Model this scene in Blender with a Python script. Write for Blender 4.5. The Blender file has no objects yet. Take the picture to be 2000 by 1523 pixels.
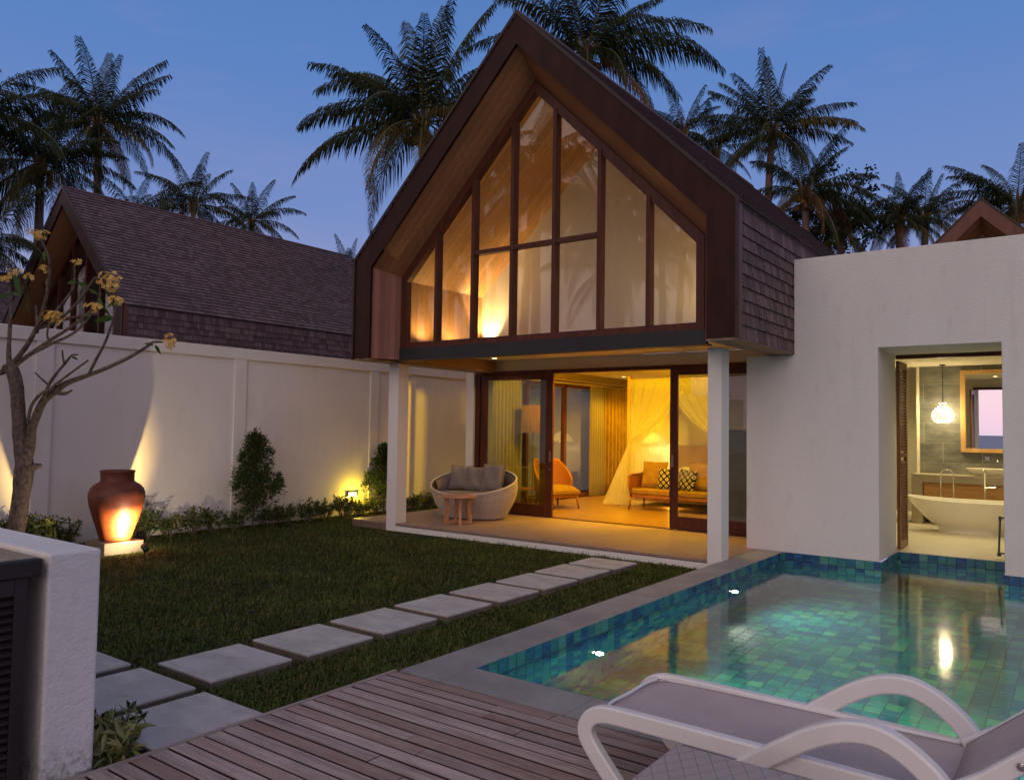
import bpy, math, random
import numpy as np
from mathutils import Vector, Matrix

R = random.Random(7)
PI = math.pi
sc = bpy.context.scene
COL = sc.collection
sin, cos = math.sin, math.cos

# ------------------------------------------------------------------ camera
CF, CYAW, CPIT, CROLL, CH = 1533.64, .63425, .047795, .015272, 1.6
_f = Vector((-sin(CYAW)*cos(CPIT), cos(CYAW)*cos(CPIT), sin(CPIT)))
_r = Vector((cos(CYAW), sin(CYAW), 0)); _u = _r.cross(_f)
_r2 = _r*cos(CROLL)+_u*sin(CROLL); _u2 = _u*cos(CROLL)-_r*sin(CROLL)
cam = bpy.data.cameras.new('camera'); cam.lens = CF/2000*36; cam.sensor_width = 36
cam.clip_end = 6000; cam.clip_start = .05
camo = bpy.data.objects.new('camera', cam); COL.objects.link(camo); sc.camera = camo
m = Matrix((_r2, _u2, -_f)).transposed().to_4x4(); m.translation = (0, 0, CH)
camo.matrix_world = m
def at(x, y, d):                       # surveyed point: photo pixel at a distance d (m) along the view axis
    return Vector((0, 0, CH))+(_f+_r2*((x-1000)/CF)-_u2*((y-761.5)/CF))*d
def on(x, y, axis, val):
    ray = _f+_r2*((x-1000)/CF)-_u2*((y-761.5)/CF)
    return Vector((0, 0, CH))+ray*((val-(0, 0, CH)[axis])/ray[axis])

# ------------------------------------------------------------------ node helpers
class NT:
    def __init__(s, name):
        s.m = bpy.data.materials.new(name); s.m.use_nodes = True
        s.t = s.m.node_tree; s.b = s.t.nodes['Principled BSDF']; s.out = s.t.nodes['Material Output']
        s._p = None
    def n(s, typ, ins=(), **at_):
        k = s.t.nodes.new('ShaderNode'+typ)
        for a, v in at_.items(): setattr(k, a, v)
        it = ins.items() if isinstance(ins, dict) else enumerate(ins)
        for i, v in it:
            if v is None: continue
            s.set(k.inputs[i], v)
        return k
    def set(s, inp, v):
        if isinstance(v, bpy.types.NodeSocket): s.t.links.new(v, inp)
        elif isinstance(v, bpy.types.Node): s.t.links.new(v.outputs[0], inp)
        else: inp.default_value = v
    def math(s, op, a, b=None, c=None): return s.n('Math', [a, b, c], operation=op).outputs[0]
    def pos(s):
        if s._p is None: s._p = s.n('NewGeometry')
        return s._p.outputs['Position']
    def xyz(s):
        k = s.n('SeparateXYZ', [s.pos()]); return k.outputs[0], k.outputs[1], k.outputs[2]
    def comb(s, x, y, z): return s.n('CombineXYZ', [x, y, z]).outputs[0]
    def noise(s, scale, stretch=(1, 1, 1), detail=4, vec=None, rough=.55):
        v = s.n('VectorMath', [vec or s.pos(), tuple(stretch)], operation='MULTIPLY').outputs[0]
        return s.n('TexNoise', {'Vector': v, 'Scale': scale, 'Detail': detail, 'Roughness': rough}).outputs[0]
    def ramp(s, fac, lo, hi): return s.n('MapRange', [fac, lo, hi, 0., 1.]).outputs[0]
    def mix(s, f, a, b, blend='MIX'):
        k = s.n('Mix', data_type='RGBA', blend_type=blend)
        s.set(k.inputs[0], f); s.set(k.inputs[6], c4(a)); s.set(k.inputs[7], c4(b)); return k.outputs[2]
    def bump(s, h, strength, dist=.01, normal=None):
        k = s.n('Bump', {'Strength': strength, 'Distance': dist, 'Height': h})
        if normal: s.set(k.inputs['Normal'], normal)
        return k.outputs[0]
    def island(s):
        s.pos(); return s._p.outputs['Random Per Island']
    def P(s, **kw):
        for k, v in kw.items():
            nm = {'col': 'Base Color', 'rough': 'Roughness', 'metal': 'Metallic', 'nrm': 'Normal', 'spec': 'Specular IOR Level',
                  'alpha': 'Alpha', 'coat': 'Coat Weight', 'trans': 'Transmission Weight', 'ior': 'IOR'}[k]
            s.set(s.b.inputs[nm], c4(v) if k == 'col' else v)
        return s.m
def c4(c):
    return (c[0], c[1], c[2], 1.) if isinstance(c, (tuple, list)) and len(c) == 3 else c

def surf(name, c1, c2, s=4, stretch=(1, 1, 1), rough=.6, bump=.15, bs=80, bst=(1, 1, 1), isl=0., bd=.01, spec=.4, metal=0, lo=.3, hi=.7, coat=0):
    n = NT(name)
    c = n.mix(n.ramp(n.noise(s, stretch, 5), lo, hi), c1, c2)
    if isl:
        k = n.math('MULTIPLY_ADD', n.island(), 2*isl, 1-isl)
        c = n.mix(1., c, n.n('CombineColor', [k, k, k]).outputs[0], 'MULTIPLY')
    kw = {}
    if bump: kw['nrm'] = n.bump(n.noise(bs, bst, 4), bump, bd)
    return n.P(col=c, rough=rough, spec=spec, metal=metal, coat=coat, **kw)

def planks(name, c1, c2, axis, w, grain=(1, 1, 1), rough=.5, off=0., var=.25, gap=.03, spec=.4):
    """boards side by side along one world axis, grain noise stretched along the board"""
    n = NT(name); p = n.xyz()[axis]
    q = n.math('DIVIDE', n.math('ADD', p, off), w)
    idx = n.math('FLOOR', q); fr = n.math('FRACT', q)
    rnd = n.n('TexWhiteNoise', {'W': idx}, noise_dimensions='1D').outputs[0]
    sh = n.n('VectorMath', [n.pos(), n.comb(n.math('MULTIPLY', rnd, 7.), n.math('MULTIPLY', rnd, 13.), n.math('MULTIPLY', rnd, 5.))], operation='ADD').outputs[0]
    g = n.noise(9, grain, 6, sh, .65)
    c = n.mix(n.ramp(g, .3, .72), c1, c2)
    k = n.math('MULTIPLY_ADD', rnd, 2*var, 1-var)
    c = n.mix(1., c, n.n('CombineColor', [k, k, k]).outputs[0], 'MULTIPLY')
    e = n.math('MULTIPLY', n.ramp(fr, 0., gap), n.ramp(n.math('SUBTRACT', 1., fr), 0., gap))
    c = n.mix(e, (c1[0]*.25, c1[1]*.25, c1[2]*.25), c)
    return n.P(col=c, rough=rough, spec=spec, nrm=n.bump(n.math('ADD', e, n.math('MULTIPLY', g, .3)), .5, .006))

def plain(name, c, rough=.5, metal=0, spec=.5, coat=0, v=.12):
    return surf(name, tuple(x*(1-v) for x in c), tuple(min(1, x*(1+v)) for x in c), 9, rough=rough, bump=.06, bs=140, metal=metal, spec=spec, coat=coat)

def emis(name, c, st):
    n = NT(name); n.P(col=(.8, .75, .65)); n.b.inputs['Emission Color'].default_value = c4(c); n.b.inputs['Emission Strength'].default_value = st
    return n.m

def plaster(name, c, bump=.35, dirt=.1, base=0):
    n = NT(name); z = n.xyz()[2]
    a = n.noise(1.3, (1, 1, .5), 5); b = n.noise(38, (1, 1, 1.6), 5, rough=.7); d = n.noise(7, (1, 1, .35), 4)
    col = n.mix(n.ramp(a, .3, .75), tuple(x*.93 for x in c), c)
    col = n.mix(n.math('MULTIPLY', n.ramp(d, .58, .8), dirt*2), col, tuple(x*.62 for x in c))
    if base:                              # splashed dirt and chipped patches along the foot of the wall
        ft = n.math('MULTIPLY', n.math('SUBTRACT', 1., n.ramp(z, -.02, base)), n.ramp(n.noise(24, detail=5, rough=.7), .44, .6))
        col = n.mix(n.math('MULTIPLY', ft, .75), col, (.06, .05, .04))
    stn = n.ramp(n.noise(3., (3, 3, .22), 5), .6, .82)
    col = n.mix(n.math('MULTIPLY', stn, dirt*1.6), col, tuple(x*.6 for x in c))
    sp = n.ramp(n.noise(55, detail=2), .76, .8)
    col = n.mix(n.math('MULTIPLY', sp, .35), col, tuple(x*.45 for x in c))
    return n.P(col=col, rough=.88, spec=.25, nrm=n.bump(n.math('ADD', b, n.math('MULTIPLY', a, 1.2)), bump, .012))

def glass(name, k=1., tint=(.93, .95, .94), rough=.0):
    n = NT(name)
    g = n.n('NewGeometry')
    d = n.n('VectorMath', [g.outputs['Normal'], g.outputs['Incoming']], operation='DOT_PRODUCT')
    a = n.math('SUBTRACT', 1., n.math('ABSOLUTE', d.outputs['Value']))
    f = n.math('MINIMUM', n.math('MULTIPLY', n.math('MULTIPLY_ADD', n.math('POWER', a, 5.), .95, .045), k), 1.)
    t = n.n('BsdfTransparent', [c4(tint)]); gl = n.n('BsdfGlossy', {'Color': (1, 1, 1, 1), 'Roughness': rough})
    mx = n.n('MixShader', [f, t.outputs[0], gl.outputs[0]])
    n.t.links.new(mx.outputs[0], n.out.inputs[0]); return n.m

def sheer(name, c, op=.6):
    n = NT(name)
    w = n.noise(260, detail=1); o = n.math('MULTIPLY_ADD', w, .2, op-.1)
    d = n.n('BsdfDiffuse', [c4(c)]); tl = n.n('BsdfTranslucent', [c4(c)]); t = n.n('BsdfTransparent', [(1, 1, 1, 1)])
    m1 = n.n('MixShader', [.55, d.outputs[0], tl.outputs[0]]); m2 = n.n('MixShader', [o, t.outputs[0], m1.outputs[0]])
    n.t.links.new(m2.outputs[0], n.out.inputs[0]); return n.m

def leafmat(name, c1, c2, rough=.45, tr=.25, isl=.45, dry=0):
    n = NT(name)
    c = n.mix(n.island(), c1, c2)
    if dry: c = n.mix(n.math('MULTIPLY', n.ramp(n.noise(.9, detail=4, rough=.65), .46, .68), .55), c, (.085, .075, .022))
    if dry: c = n.mix(n.math('GREATER_THAN', n.math('FRACT', n.math('MULTIPLY', n.island(), 17.3)), 1-dry), c, (.17, .12, .055))
    k = n.math('MULTIPLY_ADD', n.noise(2.2, detail=2), 2*isl, 1-isl)
    c = n.mix(1., c, n.n('CombineColor', [k, k, k]).outputs[0], 'MULTIPLY')
    n.P(col=c, rough=rough, spec=.18)
    tl = n.n('BsdfTranslucent', [c]); mx = n.n('MixShader', [tr, n.b.outputs[0], tl.outputs[0]])
    n.t.links.new(mx.outputs[0], n.out.inputs[0]); return n.m

def tiles(name, ax, s=(.11, .11), wall=False):
    """glass mosaic: each square its own blue, teal or green with streaks in it; ax = the two world axes of the surface"""
    n = NT(name); p = n.xyz()
    a = n.math('DIVIDE', n.math('ADD', p[ax[0]], 20.02), s[0]); b = n.math('DIVIDE', n.math('ADD', p[ax[1]], 20.02), s[1])
    cell = n.comb(n.math('FLOOR', a), n.math('FLOOR', b), 3.3)
    wn = n.n('TexWhiteNoise', {'Vector': cell}, noise_dimensions='3D')
    r = n.n('ValToRGB', [wn.outputs[0]]); el = r.color_ramp.elements
    cols = [(0, (.01, .05, .15)), (.14, (.012, .075, .19)), (.3, (.014, .11, .18)), (.46, (.02, .17, .19)), (.62, (.03, .22, .18)), (.78, (.05, .28, .18)), (.92, (.1, .36, .19))]
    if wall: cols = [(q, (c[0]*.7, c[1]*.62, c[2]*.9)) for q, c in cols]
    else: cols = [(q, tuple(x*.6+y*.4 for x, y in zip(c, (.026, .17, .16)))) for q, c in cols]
    el[0].position = 0; el[0].color = c4(cols[0][1]); el[1].position = cols[1][0]; el[1].color = c4(cols[1][1])
    for q, c in cols[2:]: e = el.new(q); e.color = c4(c)
    r.color_ramp.interpolation = 'CONSTANT'
    st = [3, 3, 3]; st[ax[0]] = 7; st[ax[1]] = 38
    sh = n.n('VectorMath', [n.pos(), n.n('VectorMath', [wn.outputs[1], (9., 9., 9.)], operation='MULTIPLY').outputs[0]], operation='ADD').outputs[0]
    sk = n.noise(1, st, 4, sh, .7)
    c = n.mix(n.ramp(sk, .42, .7), r.outputs[0], n.mix(.55, r.outputs[0], (.03, .2, .3)))
    k = n.math('MULTIPLY_ADD', sk, 1.3, .4); c = n.mix(1., c, n.n('CombineColor', [k, k, k]).outputs[0], 'MULTIPLY')
    def edge(q): f = n.math('FRACT', q); return n.math('MINIMUM', f, n.math('SUBTRACT', 1., f))
    e = n.ramp(n.math('MINIMUM', edge(a), edge(b)), .022, .04)
    c = n.mix(e, (.015, .03, .035), c)
    return n.P(col=c, rough=n.math('MULTIPLY_ADD', e, -.5, .75), spec=.5, nrm=n.bump(n.math('ADD', e, n.math('MULTIPLY', sk, .25)), .4, .004))

# ------------------------------------------------------------------ mesh helpers
class B:
    def __init__(s): s.v = []; s.f = []; s.m = []
    def add(s, v, f, mi=0):
        o = len(s.v); s.v += [tuple(p) for p in v]; s.f += [tuple(i+o for i in q) for q in f]; s.m += [mi]*len(f); return s
    def box(s, x0, x1, y0, y1, z0, z1, mi=0):
        v = [(x0, y0, z0), (x1, y0, z0), (x1, y1, z0), (x0, y1, z0), (x0, y0, z1), (x1, y0, z1), (x1, y1, z1), (x0, y1, z1)]
        return s.add(v, [(0, 3, 2, 1), (4, 5, 6, 7), (0, 1, 5, 4), (1, 2, 6, 5), (2, 3, 7, 6), (3, 0, 4, 7)], mi)
    def obox(s, c, ax, ay, az, mi=0):          # oriented box: centre + three half vectors
        c, ax, ay, az = map(Vector, (c, ax, ay, az))
        v = [c+ax*i+ay*j+az*k for k in (-1, 1) for i, j in ((-1, -1), (1, -1), (1, 1), (-1, 1))]
        return s.add(v, [(0, 3, 2, 1), (4, 5, 6, 7), (0, 1, 5, 4), (1, 2, 6, 5), (2, 3, 7, 6), (3, 0, 4, 7)], mi)
    def prism(s, pts, y0, y1, mi=0):           # polygon in XZ pulled along Y
        n = len(pts); v = [(x, y0, z) for x, z in pts]+[(x, y1, z) for x, z in pts]
        f = [tuple(range(n)), tuple(range(2*n-1, n-1, -1))]+[(i, i+n, (i+1) % n+n, (i+1) % n) for i in range(n)]
        return s.add(v, f, mi)
    def poly(s, pts, d, mi=0):                 # planar polygon pulled along vector d
        d = Vector(d); n = len(pts); pts = [Vector(p) for p in pts]
        v = pts+[p+d for p in pts]
        f = [tuple(range(n)), tuple(range(2*n-1, n-1, -1))]+[(i, i+n, (i+1) % n+n, (i+1) % n) for i in range(n)]
        return s.add(v, f, mi)
    def tube(s, pts, rad, n=8, mi=0, sx=1., up=None):
        pts = [Vector(p) for p in pts]; k = len(pts)
        if not isinstance(rad, (list, tuple)): rad = [rad]*k
        v = []; t0 = (pts[1]-pts[0]).normalized()
        a = Vector(up) if up else (Vector((0, 0, 1)) if abs(t0.z) < .9 else Vector((1, 0, 0)))
        for i in range(k):
            t = (pts[min(i+1, k-1)]-pts[max(i-1, 0)]).normalized()
            x = a.cross(t); x = x.normalized() if x.length > 1e-6 else Vector((1, 0, 0)); y = t.cross(x); a = y if not up else a
            for j in range(n):
                q = 2*PI*j/n; v.append(pts[i]+x*(cos(q)*rad[i]*sx)+y*(sin(q)*rad[i]))
        f = [(i*n+j, i*n+(j+1) % n, (i+1)*n+(j+1) % n, (i+1)*n+j) for i in range(k-1) for j in range(n)]
        f += [tuple(range(n-1, -1, -1)), tuple((k-1)*n+j for j in range(n))]
        return s.add(v, f, mi)
    def ribbon(s, pts, w, h, side, mi=0):      # rectangular-section bar swept along pts; side = width direction
        pts = [Vector(p) for p in pts]; k = len(pts); side = Vector(side).normalized(); v = []
        for i in range(k):
            t = (pts[min(i+1, k-1)]-pts[max(i-1, 0)]).normalized(); nn = t.cross(side).normalized()
            for a, b in ((-1, -1), (1, -1), (1, 1), (-1, 1)): v.append(pts[i]+side*(a*w/2)+nn*(b*h/2))
        f = [(i*4+j, i*4+(j+1) % 4, (i+1)*4+(j+1) % 4, (i+1)*4+j) for i in range(k-1) for j in range(4)]
        f += [(3, 2, 1, 0), tuple((k-1)*4+j for j in range(4))]
        return s.add(v, f, mi)
    def lathe(s, prof, c=(0, 0, 0), n=32, mi=0, close=True):
        v = []; k = len(prof)
        for r, z in prof:
            for j in range(n): q = 2*PI*j/n; v.append((c[0]+r*cos(q), c[1]+r*sin(q), c[2]+z))
        f = [(i*n+j, i*n+(j+1) % n, (i+1)*n+(j+1) % n, (i+1)*n+j) for i in range(k-1) for j in range(n)]
        if close: f += [tuple(range(n-1, -1, -1)), tuple((k-1)*n+j for j in range(n))]
        return s.add(v, f, mi)
    def xf(s, M, c=(0, 0, 0)):
        c = Vector(c); s.v = [tuple(M @ Vector(p)+c) for p in s.v]; return s
    def grid(s, fn, nu, nv, mi=0):
        v = [fn(i/nu, j/nv) for j in range(nv+1) for i in range(nu+1)]
        f = [(j*(nu+1)+i, j*(nu+1)+i+1, (j+1)*(nu+1)+i+1, (j+1)*(nu+1)+i) for j in range(nv) for i in range(nu)]
        return s.add(v, f, mi)

MX = Matrix.Rotation(PI/2, 3, 'Y')        # local z -> world +X
ORG = {}
def build(name, b, mats, parent=None, org=None, smooth=False, bevel=0, solid=0, sub=0, auto=None):
    o_ = Vector(ORG[parent.name]) if parent else Vector(org or (0, 0, 0))
    me = bpy.data.meshes.new(name)
    me.from_pydata([(x-o_.x, y-o_.y, z-o_.z) for x, y, z in b.v], [], b.f)
    mats = mats if isinstance(mats, (list, tuple)) else [mats]
    for q in mats: me.materials.append(q)
    if len(mats) > 1: me.polygons.foreach_set('material_index', b.m)
    if smooth: me.polygons.foreach_set('use_smooth', [True]*len(me.polygons))
    if smooth and auto: me.set_sharp_from_angle(angle=math.radians(auto))
    me.update()
    o = bpy.data.objects.new(name, me); COL.objects.link(o); ORG[o.name] = tuple(o_)
    if parent: o.parent = parent
    else: o.location = o_
    if solid: q = o.modifiers.new('t', 'SOLIDIFY'); q.thickness = solid; q.offset = 0
    if sub: q = o.modifiers.new('s', 'SUBSURF'); q.levels = q.render_levels = sub
    if bevel: q = o.modifiers.new('b', 'BEVEL'); q.width = bevel; q.segments = 2; q.limit_method = 'ANGLE'; q.angle_limit = .6
    return o
def tag(o, label=None, cat=None, group=None, kind=None):
    for k, v in (('label', label), ('category', cat), ('group', group), ('kind', kind)):
        if v: o[k] = v
    return o
def thing(name, label, cat, loc=(0, 0, 0), group=None):
    o = bpy.data.objects.new(name, None); COL.objects.link(o); o.location = loc; o.empty_display_size = .2
    ORG[o.name] = tuple(loc); return tag(o, label, cat, group)
def struct(name, b, mats, **k): return tag(build(name, b, mats, **k), kind='structure')
def dup(root, loc, label=None, rz=None, scale=None):
    def cp(o, par):
        c = o.copy(); COL.objects.link(c)
        if par: c.parent = par
        for ch in [x for x in o.children]: cp(ch, c)
        return c
    r = cp(root, None); r.location = loc; ORG[r.name] = tuple(loc)
    if rz is not None: r.rotation_euler = (0, 0, rz)
    if scale: r.scale = (scale,)*3
    if label: r['label'] = label
    return r
def light(typ, loc, power, col, radius=.05, parent=None, name='lamp_light', aim=None, angle=None, blend=.5):
    l = bpy.data.lights.new(name, typ); l.energy = power; l.color = col
    if typ in ('POINT', 'SPOT'): l.shadow_soft_size = radius
    if typ == 'AREA': l.size = radius
    if angle and typ == 'SPOT': l.spot_size = math.radians(angle); l.spot_blend = blend
    o = bpy.data.objects.new(name, l); COL.objects.link(o); o.location = loc
    if aim: o.rotation_euler = (Vector(aim)-Vector(loc)).to_track_quat('-Z', 'Y').to_euler()
    if parent: o.parent = parent; o.location = Vector(loc)-Vector(ORG[parent.name])
    return o

# ------------------------------------------------------------------ materials
WHITE = plaster('white_render', (.76, .72, .68))
WHITE2 = plaster('white_render_wall', (.74, .7, .67), .5, .14)
COLWHITE = plaster('white_render_column', (.76, .73, .7), .1, .03)
GATEW = plaster('white_render_rough', (.74, .72, .71), .8, .16, .16)
WHITE = plaster('white_render_wing', (.72, .69, .69), .65, .16)
CEIL = plain('ceiling_paint', (.72, .66, .55), .8)
FASC = surf('dark_stained_timber', (.02, .0055, .0045), (.04, .011, .008), 5, (1, .4, .4), .5, .2, 60, (1, .2, .2), spec=.16)
FRAME = surf('dark_red_timber_frame', (.05, .012, .007), (.1, .026, .012), 6, (3, 3, .3), .42, .15, 60, (3, 3, .3), spec=.28)
SOFF = planks('soffit_boards', (.2, .085, .04), (.34, .16, .075), 1, .095, (2.2, 6, .9), .45)
REVE = planks('reveal_boards', (.21, .09, .065), (.33, .15, .11), 1, .085, (8, 8, .35), .5)
CEILW = planks('lining_boards', (.36, .18, .07), (.52, .29, .12), 1, .12, (2, 6, .9), .5, var=.18)
SHIN = surf('weathered_shingle', (.09, .055, .055), (.2, .135, .135), 14, (6, 6, .5), .8, .5, 40, (6, 6, .6), isl=.34, spec=.2)
SHINR = surf('weathered_roof_shingle', (.095, .062, .066), (.2, .14, .145), 10, (.7, 4, .7), .8, .5, 40, (1, 6, 1), isl=.3, spec=.2)
BUTT = plain('shingle_butt_painted_shade', (.05, .033, .033), .95, spec=.05)  # shadow lines between cladding rows painted into the dark butt faces
BUTTR = surf('roof_shingle_end_grain', (.06, .042, .043), (.15, .11, .11), 30, rough=.95, spec=.05)
STEEL = surf('black_steel', (.012, .013, .016), (.02, .02, .024), 3, rough=.45, bump=.05)
GLASSW = glass('window_glass', 1.15)
GLASSD = glass('door_glass', 1.4, (.86, .9, .88))
STONE = surf('grey_andesite', (.22, .215, .215), (.33, .32, .32), 2.2, rough=.7, bump=.3, bs=130, spec=.3)
n = NT('grey_stepping_stone')
c = n.mix(n.ramp(n.noise(2.4, (1, 2.2, 1), 6, rough=.65), .3, .72), (.38, .365, .35), (.6, .575, .56))
c = n.mix(n.math('MULTIPLY', n.ramp(n.noise(5.5, detail=6, rough=.7), .56, .72), .55), c, (.26, .235, .2))
c = n.mix(n.math('MULTIPLY', n.ramp(n.noise(70, detail=3), .62, .75), .4), c, (.28, .27, .26))
k = n.math('MULTIPLY_ADD', n.island(), .22, .87); c = n.mix(1., c, n.n('CombineColor', [k, k, k]).outputs[0], 'MULTIPLY')
STEP = n.P(col=c, rough=.78, spec=.2, nrm=n.bump(n.math('ADD', n.noise(90), n.noise(6)), .35, .008))
STEPS = surf('stained_stone_side', (.11, .085, .07), (.17, .135, .115), 8, rough=.9, bump=.4)
GRASSM = leafmat('grass_blades', (.036, .075, .009), (.105, .13, .025), .6, .2, .6, .13)
SOIL = surf('soil_and_turf', (.016, .022, .008), (.035, .04, .015), 6, rough=.95, bump=.6, bs=50, spec=.1)

# ------------------------------------------------------------------ world: dusk sky
w = bpy.data.worlds.new('World'); sc.world = w; w.use_nodes = True
t = w.node_tree; bg = t.nodes['Background']
def wn(typ, ins=(), **a):
    k = t.nodes.new('ShaderNode'+typ)
    for q, v in a.items(): setattr(k, q, v)
    for i, v in (ins.items() if isinstance(ins, dict) else enumerate(ins)):
        if isinstance(v, bpy.types.NodeSocket): t.links.new(v, k.inputs[i])
        elif v is not None: k.inputs[i].default_value = v
    return k
def wramp(fac, stops):
    k = wn('ValToRGB', [fac]); e = k.color_ramp.elements
    e[0].position, e[0].color = stops[0][0], c4(stops[0][1]); e[1].position, e[1].color = stops[1][0], c4(stops[1][1])
    for p, c in stops[2:]: q = e.new(p); q.color = c4(c)
    return k.outputs[0]
def wmix(f, a, b):
    k = t.nodes.new('ShaderNodeMix'); k.data_type = 'RGBA'
    for i, v in ((0, f), (6, a), (7, b)):
        if isinstance(v, bpy.types.NodeSocket): t.links.new(v, k.inputs[i])
        else: k.inputs[i].default_value = c4(v) if i else v
    return k.outputs[2]
tc = wn('TexCoord').outputs['Generated']
sx = wn('SeparateXYZ', [tc])
zz = wn('Math', [sx.outputs[2], 0.], operation='MAXIMUM').outputs[0]
east = wramp(zz, [(0, (.44, .38, .6)), (.12, (.34, .345, .585)), (.26, (.165, .265, .585)), (.42, (.1, .225, .56)), (.6, (.075, .18, .47)), (1, (.28, .26, .32))])
west = wramp(zz, [(0, (.34, .27, .46)), (.07, (.4, .31, .48)), (.17, (.84, .65, .62)), (.35, (1.1, .88, .82)), (.62, (.76, .64, .64)), (1, (.34, .32, .38))])
wf = wn('MapRange', [sx.outputs[1], .25, -.5, 0., 1.]).outputs[0]
skyc = wmix(wf, east, west)
# thin high cloud streaks
cm = wn('VectorMath', [tc, (1.3, 1.3, 7.)], operation='MULTIPLY').outputs[0]
cn = wn('TexNoise', {'Vector': cm, 'Scale': 2.1, 'Detail': 6., 'Roughness': .6}).outputs[0]
cf = wn('MapRange', [cn, .56, .85, 0., .3]).outputs[0]
cl = wmix(wf, (.33, .31, .55), (.6, .45, .5))
skyc = wmix(cf, skyc, cl)
nis = wn('TexSky', sky_type='NISHITA', sun_disc=False, sun_elevation=math.radians(-1.), sun_rotation=math.radians(180))
skyc = wmix(.06, skyc, nis.outputs[0])
t.links.new(skyc, bg.inputs[0]); bg.inputs[1].default_value = 1.
s_ = bpy.data.lights.new('afterglow_sun', 'SUN'); s_.energy = .45; s_.angle = math.radians(60); s_.color = (1., .8, .78)
so = bpy.data.objects.new('afterglow_sun', s_); COL.objects.link(so)
so.rotation_euler = Vector((-.25, .93, -.3)).to_track_quat('-Z', 'Y').to_euler()

# ------------------------------------------------------------------ ground, sea, pool
b = B()
xs = [-600, -3.55, 4.8, 600]; ys = [-32, 3.95, 11.95, 700]
for i in range(3):
    for j in range(3):
        if i == 1 and j == 1: continue
        b.add([(xs[i], ys[j], -.125), (xs[i+1], ys[j], -.125), (xs[i+1], ys[j+1], -.125), (xs[i], ys[j+1], -.125)], [(0, 1, 2, 3)])
struct('ground', b, SOIL)
n = NT('sea_water'); SEA = n.P(col=(.06, .15, .3), rough=.6, spec=.12, nrm=n.bump(n.noise(.6, (1, .3, 1), 4), .6, .3))
struct('sea', B().add([(-3500, -4000, -1.6), (3500, -4000, -1.6), (3500, -31, -1.6), (-3500, -31, -1.6)], [(0, 1, 2, 3)]), SEA)
struct('beach', B().add([(-600, -60, -1.9), (600, -60, -1.9), (600, -31.9, -.13), (-600, -31.9, -.13)], [(0, 1, 2, 3)]), plain('sand', (.4, .34, .26), .9))

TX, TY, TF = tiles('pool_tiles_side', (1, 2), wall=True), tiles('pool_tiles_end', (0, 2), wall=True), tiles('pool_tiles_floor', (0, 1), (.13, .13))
PB, WZ = -1.25, -.15
b = B()
out = [(-3.32, 4.15), (4.6, 4.15), (4.6, 10.696), (-.82, 10.696), (-.82, 11.79), (-2.12, 11.79), (-2.12, 10.696), (-3.32, 10.696)]
for i in range(8):
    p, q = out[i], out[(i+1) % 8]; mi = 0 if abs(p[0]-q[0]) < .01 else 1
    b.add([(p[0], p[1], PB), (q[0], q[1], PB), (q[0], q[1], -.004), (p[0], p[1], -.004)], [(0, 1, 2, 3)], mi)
b.add([(-3.32, 4.15, PB), (4.6, 4.15, PB), (4.6, 10.696, PB), (-3.32, 10.696, PB)], [(0, 1, 2, 3)], 2)
b.add([(-2.12, 10.696, PB), (-.82, 10.696, PB), (-.82, 11.79, PB), (-2.12, 11.79, PB)], [(0, 1, 2, 3)], 2)
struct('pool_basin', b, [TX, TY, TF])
n = NT('pool_water')
wav = n.noise(1., (2.2, 2.2, 2.2), 3); wav2 = n.noise(1., (9, 9, 9), 2)
nb = n.bump(n.math('ADD', wav, n.math('MULTIPLY', wav2, .14)), .06, .05)
rf = n.n('BsdfRefraction', {'Color': (.8, .97, .93, 1), 'Roughness': 0., 'IOR': 1.33, 'Normal': nb})
gl = n.n('BsdfGlossy', {'Color': (1, 1, 1, 1), 'Roughness': .09, 'Normal': nb})
fr = n.n('Fresnel', {'IOR': 1.5, 'Normal': nb})
mx = n.n('MixShader', [fr.outputs[0], rf.outputs[0], gl.outputs[0]]); n.t.links.new(mx.outputs[0], n.out.inputs[0]); WATER = n.m
b = B().add([(-3.32, 4.15, WZ), (4.6, 4.15, WZ), (4.6, 10.696, WZ), (-.82, 10.696, WZ), (-.82, 11.79, WZ), (-2.12, 11.79, WZ), (-2.12, 10.696, WZ), (-3.32, 10.696, WZ)],
            [(0, 1, 2, 3, 4, 5, 6, 7)])
struct('pool_water', b, WATER)
# coping: separate slabs butted with hairline joints
b = B()
def slab(x0, x1, y0, y1): b.box(x0, x1, y0, y1, -.16, 0)
yy = [4.152, 5.05, 6.0, 6.95, 7.9, 8.85, 9.8, 10.69]
for i in range(7): slab(-3.68, -3.322, yy[i]+.0015, yy[i+1]-.0015)
xx = [-3.32, -2.4, -1.5, -.6, .3, 1.2, 2.1, 3., 3.9, 4.8]
slab(-3.68, -3.322, 3.8, 4.149)
for i in range(9): slab(xx[i]+.0015, xx[i+1]-.0015, 3.8, 4.149)
struct('pool_coping', b, surf('coping_stone', (.2, .195, .2), (.31, .3, .3), 2.4, rough=.6, bump=.25, bs=150, spec=.35, isl=.1), bevel=.004)

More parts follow.
